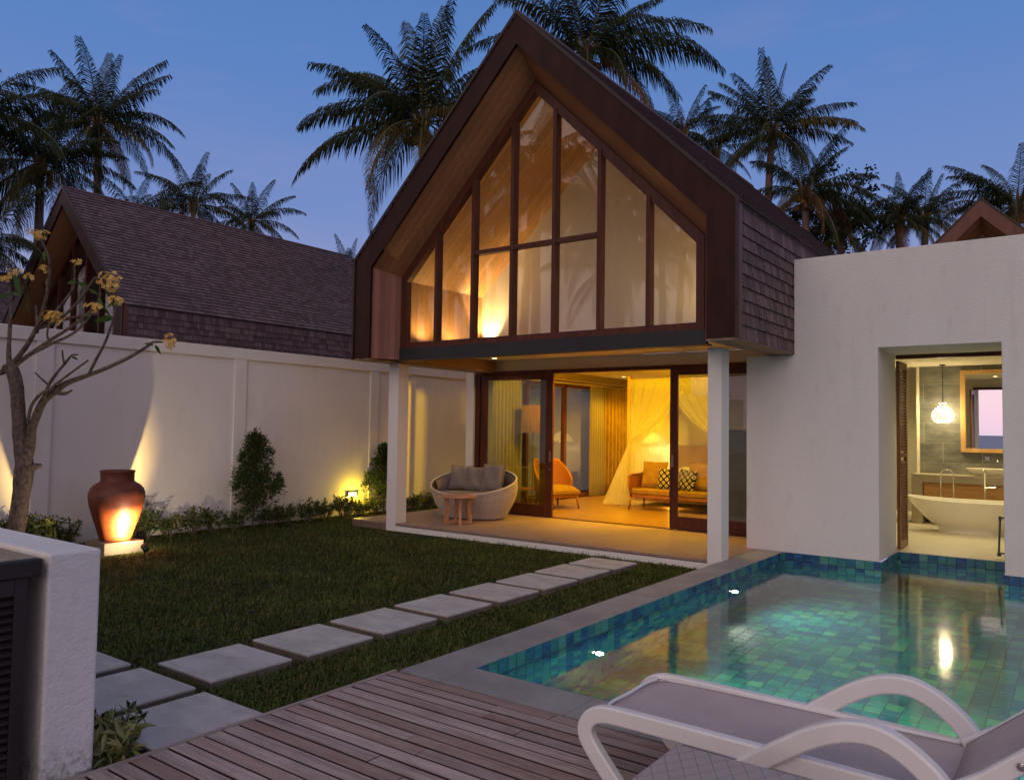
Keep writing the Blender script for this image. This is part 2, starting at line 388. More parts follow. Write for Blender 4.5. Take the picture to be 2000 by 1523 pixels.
# pool lights in the left wall
LENS = emis('pool_lens', (1., .93, .72), 7.)
CHROME = plain('chrome', (.7, .7, .7), .15, 1.)
for y, lab in ((5.68, 'round underwater pool light nearest the deck'), (8.72, 'round underwater pool light nearest the villa patio')):
    p = thing('pool_light', lab, 'pool light', (-3.32, y, -.42), 'pool lights in the side wall')
    build('ring', B().lathe([(.024, 0), (.05, 0), (.05, .012), (.024, .012)], n=24, close=False).xf(MX, (-3.32, y, -.42)), CHROME, p)
    build('lens', B().lathe([(.024, .002), (.02, .012), (.001, .015)], n=20, close=False).xf(MX, (-3.32, y, -.42)), LENS, p)
    light('SPOT', (-3.25, y, -.42), 210, (1, .96, .76), .03, p, aim=(1.5, y-.1, -.3), angle=165, blend=.9)

for x, lab in ((-2.2, 'added unseen underwater pool light under the near coping, hidden below the deck side'), (-.2, 'second added, unseen underwater pool light under the near coping'), (1.9, 'third added, unseen underwater pool light under the near coping')):  # extra unseen lamps added to even out the light on the pool floor
    p = thing('pool_light', lab, 'pool light', (x, 4.16, -.42), 'added unseen pool lights under the near coping'); MY = Matrix.Rotation(-PI/2, 3, 'X')
    build('ring', B().lathe([(.05, 0), (.075, 0), (.075, .012), (.05, .012)], n=24, close=False).xf(MY, (x, 4.152, -.42)), CHROME, p)
    build('lens', B().lathe([(.05, .002), (.04, .02), (.001, .024)], n=20, close=False).xf(MY, (x, 4.152, -.42)), LENS, p)
    light('SPOT', (x, 4.22, -.42), 90 if x < -1 else 420, (.95, 1, .8), .03, p, aim=(x, 9, -.3), angle=165, blend=.9)
# ------------------------------------------------------------------ deck
n = NT('weathered_deck_board')
c = n.mix(n.ramp(n.noise(6, (.3, 5, 1), 6), .3, .7), (.26, .185, .17), (.5, .4, .375))
k = n.math('MULTIPLY_ADD', n.island(), .4, .76); c = n.mix(1., c, n.n('CombineColor', [k, k, k]).outputs[0], 'MULTIPLY')
c = n.mix(n.math('MULTIPLY', n.math('GREATER_THAN', n.math('FRACT', n.math('MULTIPLY', n.island(), 9.7)), .7), .38), c, (.27, .15, .11))
c = n.mix(n.math('MULTIPLY', n.ramp(n.noise(2.6, (1, 1.6, 1), 5, rough=.7), .52, .75), .55), c, (.14, .09, .075))
c = n.mix(n.math('MULTIPLY', n.ramp(n.noise(40, (.12, 3, 1), 3), .62, .72), .5), c, (.1, .065, .055))
DECKM = n.P(col=c, rough=.72, spec=.25, nrm=n.bump(n.noise(30, (.6, 14, 1), 4), .6, .006))
b = B(); y = 3.775; pit = .0995; row = 0
while y > -3:
    x = -3.68
    while x < 7:
        L = R.uniform(1.2, 3.2) if x > -3.6 else R.uniform(.7, 2.4)
        L = min(L, 7-x); dz = R.uniform(-.002, .002)
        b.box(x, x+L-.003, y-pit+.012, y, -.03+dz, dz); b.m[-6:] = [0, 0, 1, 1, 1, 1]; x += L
    y -= pit; row += 1
struct('deck', b, [DECKM, plain('board_side_painted_shade', (.035, .022, .02), .95)], bevel=.003)  # shade of the gaps painted dark onto the board sides
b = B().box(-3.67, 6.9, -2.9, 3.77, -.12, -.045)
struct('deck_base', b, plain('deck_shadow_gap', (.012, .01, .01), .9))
struct('deck_edge_trim', B().box(-3.712, -3.685, -3, 3.79, -.1, .003), surf('pale_edge_board', (.25, .19, .17), (.36, .29, .27), 6, (5, .5, 1), .75, .3), bevel=.004)

# ------------------------------------------------------------------ lawn and stepping stones
ROWY = [2.99, 3.755, 4.52, 5.285, 6.05, 6.8, 7.555, 8.3]
wordn = ['first', 'second', 'third', 'fourth', 'fifth', 'sixth', 'seventh', 'last']
stone_rects = []
def stone(x0, x1, y0, y1, lab):
    b = B().box(x0, x1, y0, y1, -.068, -.05).box(x0+.002, x1-.002, y0+.002, y1-.002, -.125, -.0685, 1); stone_rects.append((x0, x1, y0, y1))
    o = build('stepping_stone', b, [STEP, STEPS], org=((x0+x1)/2, (y0+y1)/2, -.12), bevel=.005)
    tag(o, lab, 'stepping stone', 'stepping stones across the lawn')
for i, y0 in enumerate(ROWY):
    stone(-5.19+R.uniform(-.01, .01), -4.55+R.uniform(-.01, .01), y0, y0+(.64 if i < 7 else .56),
          f'square grey stepping stone, {wordn[i]} in the row running from the gate corner to the patio')
stone(-4.42, -3.74, 2.2, 2.86, 'square grey stepping stone whose corner is cut by the deck edge')
stone(-5.18, -4.53, 2.2, 2.87, 'square grey stepping stone half hidden behind the white gate post')
stone(-5.95, -5.31, 2.2, 2.87, 'grey stepping stone seen only as a corner behind the white gate post')
stone(-6.7, -6.06, 2.2, 2.87, 'grey stepping stone farthest left, hidden behind the white gate post')

def blades(rects, n, hmin, hmax, wid, seed, name, skip=True):
    g = np.random.default_rng(seed)
    A = np.array([(r[1]-r[0])*(r[3]-r[2])*r[4] for r in rects]); k = g.choice(len(rects), n, p=A/A.sum())
    rr = np.array(rects)[k]; u = g.random((n, 2))
    x = rr[:, 0]+(rr[:, 1]-rr[:, 0])*u[:, 0]; y = rr[:, 2]+(rr[:, 3]-rr[:, 2])*u[:, 1]
    keep = np.ones(n, bool)
    for s in stone_rects: e_ = .012+.022*np.sin(x*37+y*23)*np.sin(x*17-y*41); keep &= ~((x > s[0]+e_) & (x < s[1]-e_) & (y > s[2]+e_) & (y < s[3]-e_))
    patch = np.sin(x*2.1+np.sin(y*1.7)*1.3)*np.sin(y*2.6+1+np.sin(x*3.1))
    keep &= g.random(n) < .8+.25*patch
    x, y, patch = x[keep], y[keep], patch[keep]; n = len(x)
    a = g.random(n)*2*PI; h = (hmin+(hmax-hmin)*g.random(n)**1.6)*(1+.3*patch); lean = .35+.9*g.random(n); wd = wid*(.6+.8*g.random(n))
    dx, dy = np.cos(a), np.sin(a); px, py = -dy*wd/2, dx*wd/2
    z0 = np.full(n, -.127)
    P0 = np.stack([x-px, y-py, z0], 1); P1 = np.stack([x+px, y+py, z0], 1)
    mx_, my_ = x+dx*h*lean*.5, y+dy*h*lean*.5
    P2 = np.stack([mx_+px*.9, my_+py*.9, z0+h*.7], 1); P3 = np.stack([mx_-px*.9, my_-py*.9, z0+h*.7], 1)
    P4 = np.stack([x+dx*h*lean*1.25, y+dy*h*lean*1.25, z0+h*(1.05-.35*lean)], 1)
    V = np.stack([P0, P1, P2, P3, P4], 1).reshape(-1, 3)
    me = bpy.data.meshes.new(name); i0 = np.arange(n)*5
    me.vertices.add(n*5); me.vertices.foreach_set('co', V.ravel().astype(np.float32))
    loops = np.stack([i0, i0+1, i0+2, i0+3, i0+3, i0+2, i0+4], 1).ravel()
    me.loops.add(n*7); me.loops.foreach_set('vertex_index', loops.astype(np.int32))
    st = (np.arange(n)*7)[:, None]+np.array([0, 4])
    me.polygons.add(n*2); me.polygons.foreach_set('loop_start', st.ravel().astype(np.int32))
    me.update(calc_edges=True); me.validate()
    me.materials.append(GRASSM); o = bpy.data.objects.new(name, me); COL.objects.link(o); return o
rects = [(-5.3, -3.72, 2.9, 6, 3.), (-5.3, -3.72, 6, 9.3, 1.6), (-8.2, -5.2, 1.9, 6, 1.5), (-11.45, -8.2, 2, 6.2, .8), (-8.2, -5.2, 6, 9.3, .9), (-11.45, -8.2, 6.2, 9.2, .7),
         (-5.3, -3.72, 1.88, 2.9, 3.), (-11.45, -10.3, 9.2, 14, .6)]
tag(blades(rects, 160000, .018, .06, .0078, 3, 'lawn_grass'), 'short dark green lawn of broad-bladed grass between path and boundary wall', 'grass', kind='stuff')

# ------------------------------------------------------------------ patio
PAT = planks('patio_floor_tiles', (.23, .155, .13), (.33, .23, .195), 0, .62, (.5, 3, 1), .45, .3, .06, .006, spec=.4)
struct('patio_floor', B().box(-10.25, -3.69, 9.35, 11.8, -.03, 0).box(-10.25, -9.6, 11.8, 14.5, -.03, -.002), PAT)
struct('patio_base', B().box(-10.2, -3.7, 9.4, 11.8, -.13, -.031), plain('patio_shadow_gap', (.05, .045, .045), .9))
struct('patio_edge_band', B().box(-9.43, -3.69, 9.355, 9.4, -.13, -.042), COLWHITE)
struct('patio_side_kerb', B().box(-10.26, -9.44, 9.36, 9.4, -.13, -.032), surf('brown_kerb', (.16, .1, .08), (.22, .15, .12), 6, rough=.8))

# ------------------------------------------------------------------ houses
HX, HY = -6.34, 8.62          # villa gable centre line and front plane
HW, ZB, ZE, ZA = 3.14, 2.66, 4.24, 7.35
def gable(cx, hw, zb, ze, za): return [(cx-hw, zb), (cx-hw, ze), (cx, za), (cx+hw, ze), (cx+hw, zb)]
def shingle_rows(b, org, ux, uy, nrm, length, height, rh, wlo, whi, th, rr, ragged=.012, lift=.026):
    """overlapping split shakes on a plane: ux along the row, uy up the slope"""
    org, ux, uy, nrm = Vector(org), Vector(ux), Vector(uy), Vector(nrm)
    k = int(height/rh+.5)
    for i in range(k):
        x = -rr.uniform(0, whi)
        while x < length:
            wd = rr.uniform(wlo, whi); x0, x1 = max(0, x), min(length, x+wd-rr.uniform(.002, .006)); x += wd
            if x1-x0 < .02: continue
            y0 = i*rh-rr.uniform(0, ragged); y1 = min(height, (i+1)*rh+.03); d = rr.uniform(0, .006)
            if i == 0: y0 = -.02
            a = [org+ux*p+uy*q+nrm*s for p, q, s in ((x0, y0, lift+d), (x1, y0, lift+d*.6), (x1, y1, .002), (x0, y1, .002),
                 (x0, y0, lift+d-th), (x1, y0, lift+d*.6-th))]
            b.add(a, [(0, 1, 2, 3), (4, 5, 1, 0), (5, 2, 1), (4, 0, 3)]); b.m[-3:] = [1, 1, 1]
def house_shell(t, cx, y0, y1, seed, fmat=None):
    """roof, dark gable frame, splayed timber reveal, shingled flank walls and gable window of one villa"""
    rr = random.Random(seed)
    out = gable(cx, HW, ZB, ZE, ZA); inn = gable(cx, 2.79, ZB, 4.10, 6.93); win = gable(cx-.02, 2.58, ZB, 4.0, 6.60)
    # roof deck + shakes
    sl = math.hypot(HW, ZA-ZE); ca, sa = HW/sl, (ZA-ZE)/sl
    b = B()
    for sgn in (-1, 1):
        e = Vector((cx+sgn*(HW+.03), y0-.005, ZE-.03)); up = Vector((-sgn*ca, 0, sa)); nn = Vector((sgn*sa, 0, ca))
        b.poly([e+nn*.002, e+up*(sl+.04)+nn*.002, e+up*(sl+.04)-nn*.1, e-nn*.1], (0, y1-y0, 0))
        shingle_rows(b, e+nn*.004, (0, 1, 0), up, nn, y1-y0, sl+.05, .128, .09, .2, .022, rr, .014)
    b.tube([(cx, y0-.01, ZA+.03), (cx, y1, ZA+.03)], .035, 6)
    roof = build('roof', b, [SHINR, BUTTR], t)
    # front fascia ring
    b = B(); o, i_ = out, inn; Y = y0-.03
    v = [(x, Y, z) for x, z in o]+[(x, Y, z) for x, z in i_]+[(x, y0+.02, z) for x, z in o]+[(x, y0+.02, z) for x, z in i_]
    f = []
    for k in range(4): f += [(k, k+1, 6+k, 5+k), (k+5, k+6, k+16, k+15), (k+1, k, k+10, k+11), (k+10, k+15, k+16, k+11)]
    f += [(0, 5, 15, 10), (4, 14, 19, 9)]
    b.add(v, f); fa = build('gable_fascia', b, fmat or FASC, t)
    # thin drip lip round the outer edge
    b = B()
    oo = gable(cx, HW+.035, ZB-.02, ZE+.02, ZA+.06)
    v = [(x, Y-.02, z) for x, z in o]+[(x, Y-.02, z) for x, z in oo]+[(x, Y+.012, z) for x, z in oo]+[(x, Y-.001, z) for x, z in o]
    f = []
    for k in range(4): f += [(k, 5+k, 6+k, k+1), (5+k, 10+k, 11+k, 6+k), (15+k, k, k+1, 16+k)]
    b.add(v, f); build('verge_trim', b, surf_trim, fa)
    # splayed reveal: sloping soffits and upright cheeks
    yw = y0+.5
    b = B()
    for k, mi in ((0, 1), (1, 0), (2, 0), (3, 1)):
        b.add([(inn[k][0], y0+.02, inn[k][1]), (inn[k+1][0], y0+.02, inn[k+1][1]), (win[k+1][0], yw, win[k+1][1]), (win[k][0], yw, win[k][1])], [(0, 1, 2, 3)], mi)
    build('gable_reveal', b, [SOFF, REVE], t)
    # window frame following the opening
    b = B(); wi = gable(cx-.02, 2.47, 2.93, 3.92, 6.43); ww = [(x, max(z, 2.84)) for x, z in win]
    v = [(x, yw-.03, z) for x, z in ww]+[(x, yw-.03, z) for x, z in wi]+[(x, yw+.09, z) for x, z in ww]+[(x, yw+.09, z) for x, z in wi]
    f = []
    for k in range(5):
        j = (k+1) % 5; f += [(k, j, 5+j, 5+k), (k+5, j+5, j+15, k+15), (k+10, k+15, j+15, j+10)]
    b.add(v, f); gf = build('gable_window_frame', b, FRAME, t)
    for k in range(6):
        x = cx-.02+(k-2.5)*.728; zt = 6.44-abs(x-cx+.02)*1.017
        build('mullion', B().box(x-.03, x+.03, yw-.05, yw+.08, 2.925, zt+.03), FRAME, gf, bevel=.004)
    for k in range(1, 4):
        x = cx-.02+(k-1.5-.5)*.728-.0
        build('transom', B().box(x-.364+.031+(-.0), x+.364-.031, yw-.04, yw+.07, 4.185, 4.245), FRAME, gf)
    for k in range(7):
        xa, xb = cx-.02+(k-3.5)*.728+.02, cx-.02+(k-2.5)*.728-.02
        if k == 0: xa = cx-2.48
        if k == 6: xb = cx+2.44
        tp = lambda x: 6.45-abs(x-cx+.02)*1.017
        pts = [(xa, 2.92), (xb, 2.92), (xb, tp(xb))]+([(cx-.02, 6.45)] if k == 3 else [])+[(xa, tp(xa))]
        build('window_pane', B().prism(pts, yw+.02, yw+.03), GLASSW, gf)
    # flank walls clad in shakes, with corner boards and underside
    for sgn in (-1, 1):
        x = cx+sgn*HW
        b = B().box(min(x, x-sgn*.3), max(x, x-sgn*.3), y0+.03, y1-.01, ZB+.004, ZE-.08)
        w_ = build('flank_wall', b, SHIN, t)
        b = B(); shingle_rows(b, (x, y0+.09, ZB+.01), (0, 1, 0), (0, 0, 1), (sgn, 0, 0), y1-y0-.1, ZE-ZB-.03, .148, .07, .17, .02, rr, .006, .024)
        build('shingle_cladding', b, [SHIN, BUTT], w_)
        build('corner_board', B().box(min(x-sgn*.01, x+sgn*.035), max(x-sgn*.01, x+sgn*.035), y0-.025, y0+.085, ZB-.01, ZE-.03), FASC2, w_)
        build('underside', B().box(min(x+sgn*.02, x-sgn*.345), max(x+sgn*.02, x-sgn*.345), y0-.02, y1, ZB-.025, ZB+.002), UNDER, w_)
    return gf
surf_trim = surf('dark_verge_trim', (.02, .008, .008), (.035, .014, .012), 6, rough=.5)
FASC2 = surf('red_corner_board', (.1, .032, .02), (.16, .055, .035), 6, (1, 4, .3), .5, .2)
UNDER = planks('underside_boards', (.17, .11, .075), (.25, .17, .12), 0, .12, (6, .5, 6), .6)

V = thing('villa', 'steep-gabled villa with lit glass gable, open sliding doors and patio at the centre', 'villa', (HX, HY, 0))
gframe = house_shell(V, HX, HY, 18.1, 11)
YW = HY+.5
# steel beam under the gable window, columns, floor over patio, loft
build('steel_beam', B().box(-8.98, -3.74, YW-.035, YW+.0, 2.645, 2.84).box(-8.98, -3.74, YW, YW+.12, 2.645, 2.66).box(-8.98, -3.74, YW, YW+.12, 2.82, 2.838), STEEL, V)
for x0, x1 in ((-9.43, -9.215), (-3.84, -3.66)):
    build('column', B().box(x0, x1, 9.345, 9.6, -.13, 2.634), COLWHITE, V, bevel=.006)
build('patio_ceiling', B().box(-9.12, -3.56, 9.25, 11.84, 2.86, 2.9), CEIL, V)
build('patio_ceiling_edge', B().box(-9.135, -9.1, 9.25, 11.84, 2.634, 2.859), planks('patio_edge_board', (.26, .13, .06), (.36, .2, .1), 2, .12, (1.5, .4, 8), .5), V)
build('door_header_band', B().box(-9.73, -3.86, 11.86, 12.0, 2.66, 2.859), plaster('header_render', (.72, .66, .6), .15, .05), V)
build('door_jamb_column', B().box(-9.74, -9.56, 11.75, 11.95, 0, 2.634), COLWHITE, V)
build('loft_floor', B().box(-8.97, -3.75, YW+.1, 11.4, 2.905, 2.93), plain('loft_floor', (.5, .4, .28), .7), V)
LOFTW = plaster('loft_render', (.74, .68, .56), .25, .05)
build('loft_end_wall', B().prism([(-9.12, 2.9), (-9.12, 4.1), (-6.36, 6.8), (-3.56, 4.1), (-3.56, 2.9)], 11.36, 11.46), LOFTW, V)
b = B()
lf = [(-9.08, 2.931), (-9.08, 4.0), (-6.36, 6.62), (-3.74, 4.03), (-3.74, 2.931)]
for k in range(4): b.poly([(lf[k][0], YW+.09, lf[k][1]), (lf[k+1][0], YW+.09, lf[k+1][1]), (lf[k+1][0], 11.36, lf[k+1][1]), (lf[k][0], 11.36, lf[k][1])], ((-.03, 0, 0) if k == 0 else (.03, 0, 0) if k == 3 else (0, 0, .04)))
build('loft_lining', b, CEILW, V)
LAMPW = emis('warm_lamp_face', (1, .72, .32), 12.)
WARM = (1., .66, .26); AMBER = (1., .55, .0)
def uplight(x, y, z, pw, aim, ang=150):
    q = build('loft_uplight', B().lathe([(.04, 0), (.05, .02), (.05, .05), (.045, .052)], (x, y, z), 16), STEEL, V)
    light('SPOT', (x, y, z+.075), pw, WARM, .03, V, aim=aim, angle=ang, blend=.6)
uplight(-8.84, 11.2, 2.93, 230, (-8.9, 11.36, 4.4), 75)
uplight(-8.78, 9.7, 2.93, 30, (-9.0, 9.8, 4), 150)
uplight(-8.78, 10.45, 2.93, 30, (-9.0, 10.6, 4), 150)
uplight(-4.0, 9.8, 2.93, 42, (-4.6, 10.4, 5), 150)
uplight(-3.95, 10.9, 2.93, 38, (-4.3, 11.2, 5), 140)
# patio downlights
for x, y, pw in ((-8.72, 11.3, 18), (-5.1, 9.9, 22), (-6.8, 10.4, 18)):
    q = build('downlight', B().lathe([(.055, -.008), (.055, 0), (.001, 0)], (x, y, 2.86), 20, close=False), CHROME, V)
    build('lamp_face', B().lathe([(.045, -.004), (.001, -.004)], (x, y, 2.86), 20, close=False), LAMPW, q)
    light('SPOT', (x, y, 2.84), pw, (1, .68, .38), .03, V, aim=(x, y, 0), angle=140, blend=.7)

# sliding doors
DY = 11.85
GF = B().box(-9.555, -9.45, DY-.05, DY+.09, 0, 2.655).box(-9.45, -3.86, DY-.05, DY+.09, 2.59, 2.655).box(-9.45, -3.86, DY-.04, DY+.1, -.004, .008)
build('door_frame', GF, FRAME, V)
def sliding_door(x0, x1, y, st=.115, handle=None, glassm=GLASSD):
    b = B().box(x0, x0+st, y-.022, y+.022, .012, 2.588).box(x1-st, x1, y-.022, y+.022, .012, 2.588)
    b.box(x0+st, x1-st, y-.021, y+.021, .012, .215).box(x0+st, x1-st, y-.021, y+.021, 2.49, 2.588)
    d = build('sliding_door', b, FRAME, V, bevel=.004)
    build('door_pane', B().box(x0+st-.005, x1-st+.005, y-.004, y+.004, .21, 2.495), glassm, d)
    if handle:
        hx = x1-.045 if handle > 0 else x0+.045
        build('door_handle', B().box(hx-.02, hx+.02, y-.027, y-.022, 1.0, 1.19), plain('brushed_plate', (.25, .22, .18), .35, .9), d)
        if handle > 0: build('door_lock', B().lathe([(.012, 0), (.012, .012), (.006, .03)], n=12).xf(Matrix.Rotation(PI/2, 3, 'X'), (hx, y-.02, .86)), CHROME, d)
sliding_door(-9.46, -7.965, DY+.055, .13)
sliding_door(-9.44, -7.78, DY-.005, .15, 1)
sliding_door(-5.5, -3.9, DY-.005, .135, -1)
# bedroom shell
RX0, RX1, RY1, RZ = -9.62, -3.7, 17.4, 2.82
BW = plaster('bedroom_render', (.74, .68, .58), .12, .02)
FLOORW = planks('bedroom_floor_tiles', (.2, .1, .04), (.28, .155, .07), 1, .3, (3, .7, 1), .38, .1, .08, .01)
build('bedroom_floor', B().box(-9.6, RX1, DY+.1, RY1, -.03, .004), FLOORW, V)
build('bedroom_ceiling', B().box(-9.6, RX1, DY+.12, RY1, RZ, RZ+.05), CEIL, V)
build('bedroom_wall', B().box(-9.9, RX1+.1, RY1, RY1+.15, 0, 2.9).box(RX1, RX1+.1, DY+.12, RY1, 0, 2.9).box(-9.72, -9.56, 16.75, RY1, 0, 2.9).box(-9.72, -9.56, 12.0, 16.75, 2.62, 2.9), BW, V)
sw = B()
for y in (12.05, 13.55, 15.05, 16.66): sw.box(-9.68, -9.58, y, y+.09, .01, 2.6)
sw.box(-9.68, -9.58, 12.14, 16.66, 2.53, 2.615).box(-9.68, -9.58, 12.14, 16.66, .008, .1)
sg = build('side_glazing', sw, FRAME, V)
for y in (12.14, 13.64, 15.14): build('side_pane', B().box(-9.635, -9.627, y-.005, y+1.42+(.1 if y > 15 else 0), .095, 2.535), GLASSD, sg)
build('pelmet', B().box(-9.55, -9.42, 12.2, RY1, 2.6, RZ-.002), surf('pelmet_board', (.45, .33, .2), (.55, .42, .27), 5, (4, .4, 4), .5), V)
# unseen lights added behind the door head to brighten the bedroom, no fittings
for x in (-7.7, -6.6, -5.3):
    light('POINT', (x, 12.06, 2.775), 240, AMBER, .05, V)
for x, y in ((-8.6, 14.2), (-8.7, 16.2), (-5.0, 13.3)):
    q = build('downlight', B().lathe([(.05, -.006), (.05, 0), (.001, 0)], (x, y, RZ), 20, close=False), CHROME, V)
    build('lamp_face', B().lathe([(.04, -.004), (.001, -.004)], (x, y, RZ), 20, close=False), LAMPW, q)
    light('SPOT', (x, y, RZ-.03), 260, AMBER, .04, V, aim=(x, y, 0), angle=130, blend=.8)

# neighbouring villas
for cx, y0, y1, lab, nm in ((-20.4, 8.85, 18.1, 'neighbouring villa with long shingled roof rising above the boundary wall', 'villa'),
                        (-2.06, 22.06, 30, 'distant villa whose reddish gable tip peeks over the white bathroom wing', 'villa'),
                        (-34.5, 9.0, 18.3, 'far villa roof glimpsed at the left edge behind the frangipani branches', 'villa')):
    t_ = thing('villa', lab, 'villa', (cx, y0, 0))
    house_shell(t_, cx, y0, y1, 5, FASC2 if y0 > 20 else None)
    build('lower_wall', B().box(cx-3, cx+3, y0+.6, y1-.1, -.1, 2.7), WHITE2, t_)
    build('attic_wall', B().prism([(cx-2.8, 2.71), (cx-2.8, 4.1), (cx, 6.8), (cx+2.8, 4.1), (cx+2.8, 2.71)], y0+3.2, y0+3.3), LOFTW, t_)

# ------------------------------------------------------------------ bathroom wing
W = thing('bathroom_wing', 'white rendered flat-topped wing beside the pool with tall opening onto a bathroom', 'building', (-1, 10.7, 0))
WT = 3.92
b = B()
b.prism([(-3.83, -.006), (-2.14, -.006), (-2.14, 2.68), (-.81, 2.68), (-.81, -.02), (5, -.02), (5, WT), (-3.18, WT), (-3.18, 2.632), (-3.83, 2.632)], 10.7, 11.78)
build('front_wall', b, WHITE, W, bevel=.008)
build('flat_roof', B().box(-3.17, 5, 11.781, 16.6, 3.55, WT-.12), WHITE, W)
build('bathroom_floor', B().box(-3.6, 1.6, 11.8, 17.2, -.1, .002), surf('bathroom_floor_tile', (.56, .5, .4), (.66, .6, .5), 3, (1, 4, 1), .35, .05), W)
BWL = plain('bathroom_paint', (.62, .57, .44), .75, v=.04)
build('bathroom_wall', B().box(-3.6, -2.5, 17.1, 17.2, 0, 2.85).box(-3.65, -3.55, 11.8, 17.1, 0, 2.85).box(1.5, 1.6, 11.8, 16.3, 0, 2.85), BWL, W)
n = NT('bathroom_stone_tile'); p = n.xyz()
q1 = n.math('DIVIDE', p[2], .36); q2 = n.math('ADD', n.math('DIVIDE', p[0], .62), n.math('MULTIPLY', n.math('FLOOR', q1), .5))
rn = n.n('TexWhiteNoise', {'Vector': n.comb(n.math('FLOOR', q1), n.math('FLOOR', q2), 1.)}, noise_dimensions='3D').outputs[0]
ed = n.math('MINIMUM', n.math('MINIMUM', n.math('FRACT', q1), n.math('SUBTRACT', 1., n.math('FRACT', q1))), n.math('MINIMUM', n.math('FRACT', q2), n.math('SUBTRACT', 1., n.math('FRACT', q2))))
cc = n.mix(n.ramp(n.math('ADD', n.noise(3, (1, 1, 2.5), 5), n.math('MULTIPLY', rn, .25)), .4, .9), (.1, .1, .09), (.24, .23, .2))
cc = n.mix(n.ramp(ed, .004, .012), (.3, .28, .22), cc)
STT = n.P(col=cc, rough=.42, nrm=n.bump(n.noise(30), .1))
build('stone_tile_wall', B().box(-2.55, 1.5, 16.32, 16.5, 0, 2.85), STT, W)
build('bathroom_ceiling', B().box(-3.6, 1.5, 11.9, 17.15, 2.85, 2.9), plain('bathroom_ceiling_paint', (.7, .64, .5), .8, v=.03), W)
build('wall_edge_trim', B().box(-2.6, -2.552, 16.3, 16.5, 0, 2.849), plain('pale_trim', (.75, .7, .55), .6), W)
build('opening_frame', B().box(-2.135, -.815, 11.79, 11.86, 2.62, 2.676), FRAME, W)
# folded louvre door
LOUV = surf('louvre_timber', (.1, .035, .012), (.2, .08, .025), 6, (3, 3, .4), .35, .15, 60, (3, 3, .3))
b = B()
lx = -2.125
b.box(lx-.02, lx+.02, 11.87, 11.95, .02, 2.6).box(lx-.02, lx+.02, 12.37, 12.45, .02, 2.6)
for z0, z1 in ((.02, .12), (1.27, 1.33), (2.5, 2.6)): b.box(lx-.019, lx+.019, 11.95, 12.37, z0, z1)
ld = build('louvre_door', b, LOUV, W, bevel=.003)
b = B(); z = .15
while z < 2.48:
    if not 1.24 < z < 1.36: b.obox((lx, 12.16, z), (.017, 0, -.017), (0, .209, 0), (.003, 0, .003))
    z += .042
build('louvre_slats', b, LOUV, ld)
# door pull hanging on the far reveal
g = thing('grab_rail', 'slim dark metal rail standing in the right side of the bathroom opening', 'rail', (-.9, 11.95, 0))
build('bar', B().tube([(-.968, 11.98, .09), (-.95, 11.98, .52)], .013, 10), plain('gunmetal', (.12, .13, .15), .3, .8), g)
build('bracket', B().tube([(-.968, 11.98, .08), (-.815, 12.0, .075)], .012, 8).lathe([(.024, -.02), (.024, .03)], (-.966, 11.98, .06), 12), plain('gunmetal', (.12, .13, .15), .3, .8), g)
build('bracket', B().tube([(-.95, 11.98, .53), (-.815, 12.0, .535)], .01, 8).lathe([(.02, -.02), (.02, .03)], (-.95, 11.98, .52), 12), plain('gunmetal', (.12, .13, .15), .3, .8), g)
PORC = plain('porcelain', (.8, .77, .7), .12, v=.02)
# bathtub
TBX, TBY = -1.55, 14.75
g = thing('bathtub', 'white freestanding boat-shaped bathtub in front of the vanity', 'bathtub', (TBX, TBY, 0))
def tub(u, v):
    a = u*2*PI; k = v
    z = .1+.42*k; s = .52+.48*k**.6
    if k > .96: pass
    rz = z+.05*abs(cos(a))**3*k
    return (TBX+.92*s*cos(a)*(1+.06*k), TBY+.42*s**.7*sin(a), rz)
b = B().grid(lambda u, v: tub(u, v), 48, 10)
b.grid(lambda u, v: (TBX+(.92*1.06-.03-.3*v**2)*cos(u*2*PI), TBY+(.42-.03-.12*v**2)*sin(u*2*PI), .52+.05*abs(cos(u*2*PI))**3-.32*v), 48, 8)
b.grid(lambda u, v: (TBX+(.92*1.06-.03*v)*cos(u*2*PI), TBY+(.42-.03*v)*sin(u*2*PI), .52+.05*abs(cos(u*2*PI))**3+.006*sin(v*PI)), 48, 3)
b.grid(lambda u, v: (TBX+.64*(1-v)*cos(u*2*PI), TBY+.26*(1-v)*sin(u*2*PI), .205), 48, 2)
build('tub', b, PORC, g, smooth=True)
build('tub_foot', B().grid(lambda u, v: (TBX+.5*cos(u*2*PI)*(1-.04*v), TBY+.27*sin(u*2*PI), .15*v), 40, 1), PORC, g, smooth=True)
g = thing('bath_tap', 'tall chrome floor-standing tap behind the bathtub', 'tap', (-1.42, 15.28, 0))
build('riser', B().tube([(-1.42, 15.28, 0), (-1.42, 15.28, .93), (-1.42, 15.24, 1.0), (-1.42, 15.12, 1.02), (-1.42, 15.04, .96)], .016, 10), CHROME, g, smooth=True)
build('lever', B().tube([(-1.42, 15.28, .72), (-1.27, 15.28, .73)], .009, 8), CHROME, g)
g = thing('towel_stand', 'slim chrome hoop towel stand behind the left of the bathtub', 'towel stand', (-1.98, 15.35, 0))
build('hoop', B().tube([(-2.08, 15.35, 0), (-2.08, 15.35, .93), (-2.04, 15.35, .99), (-1.94, 15.35, .99), (-1.89, 15.35, .93), (-1.88, 15.35, 0)], .012, 10), CHROME, g, smooth=True)
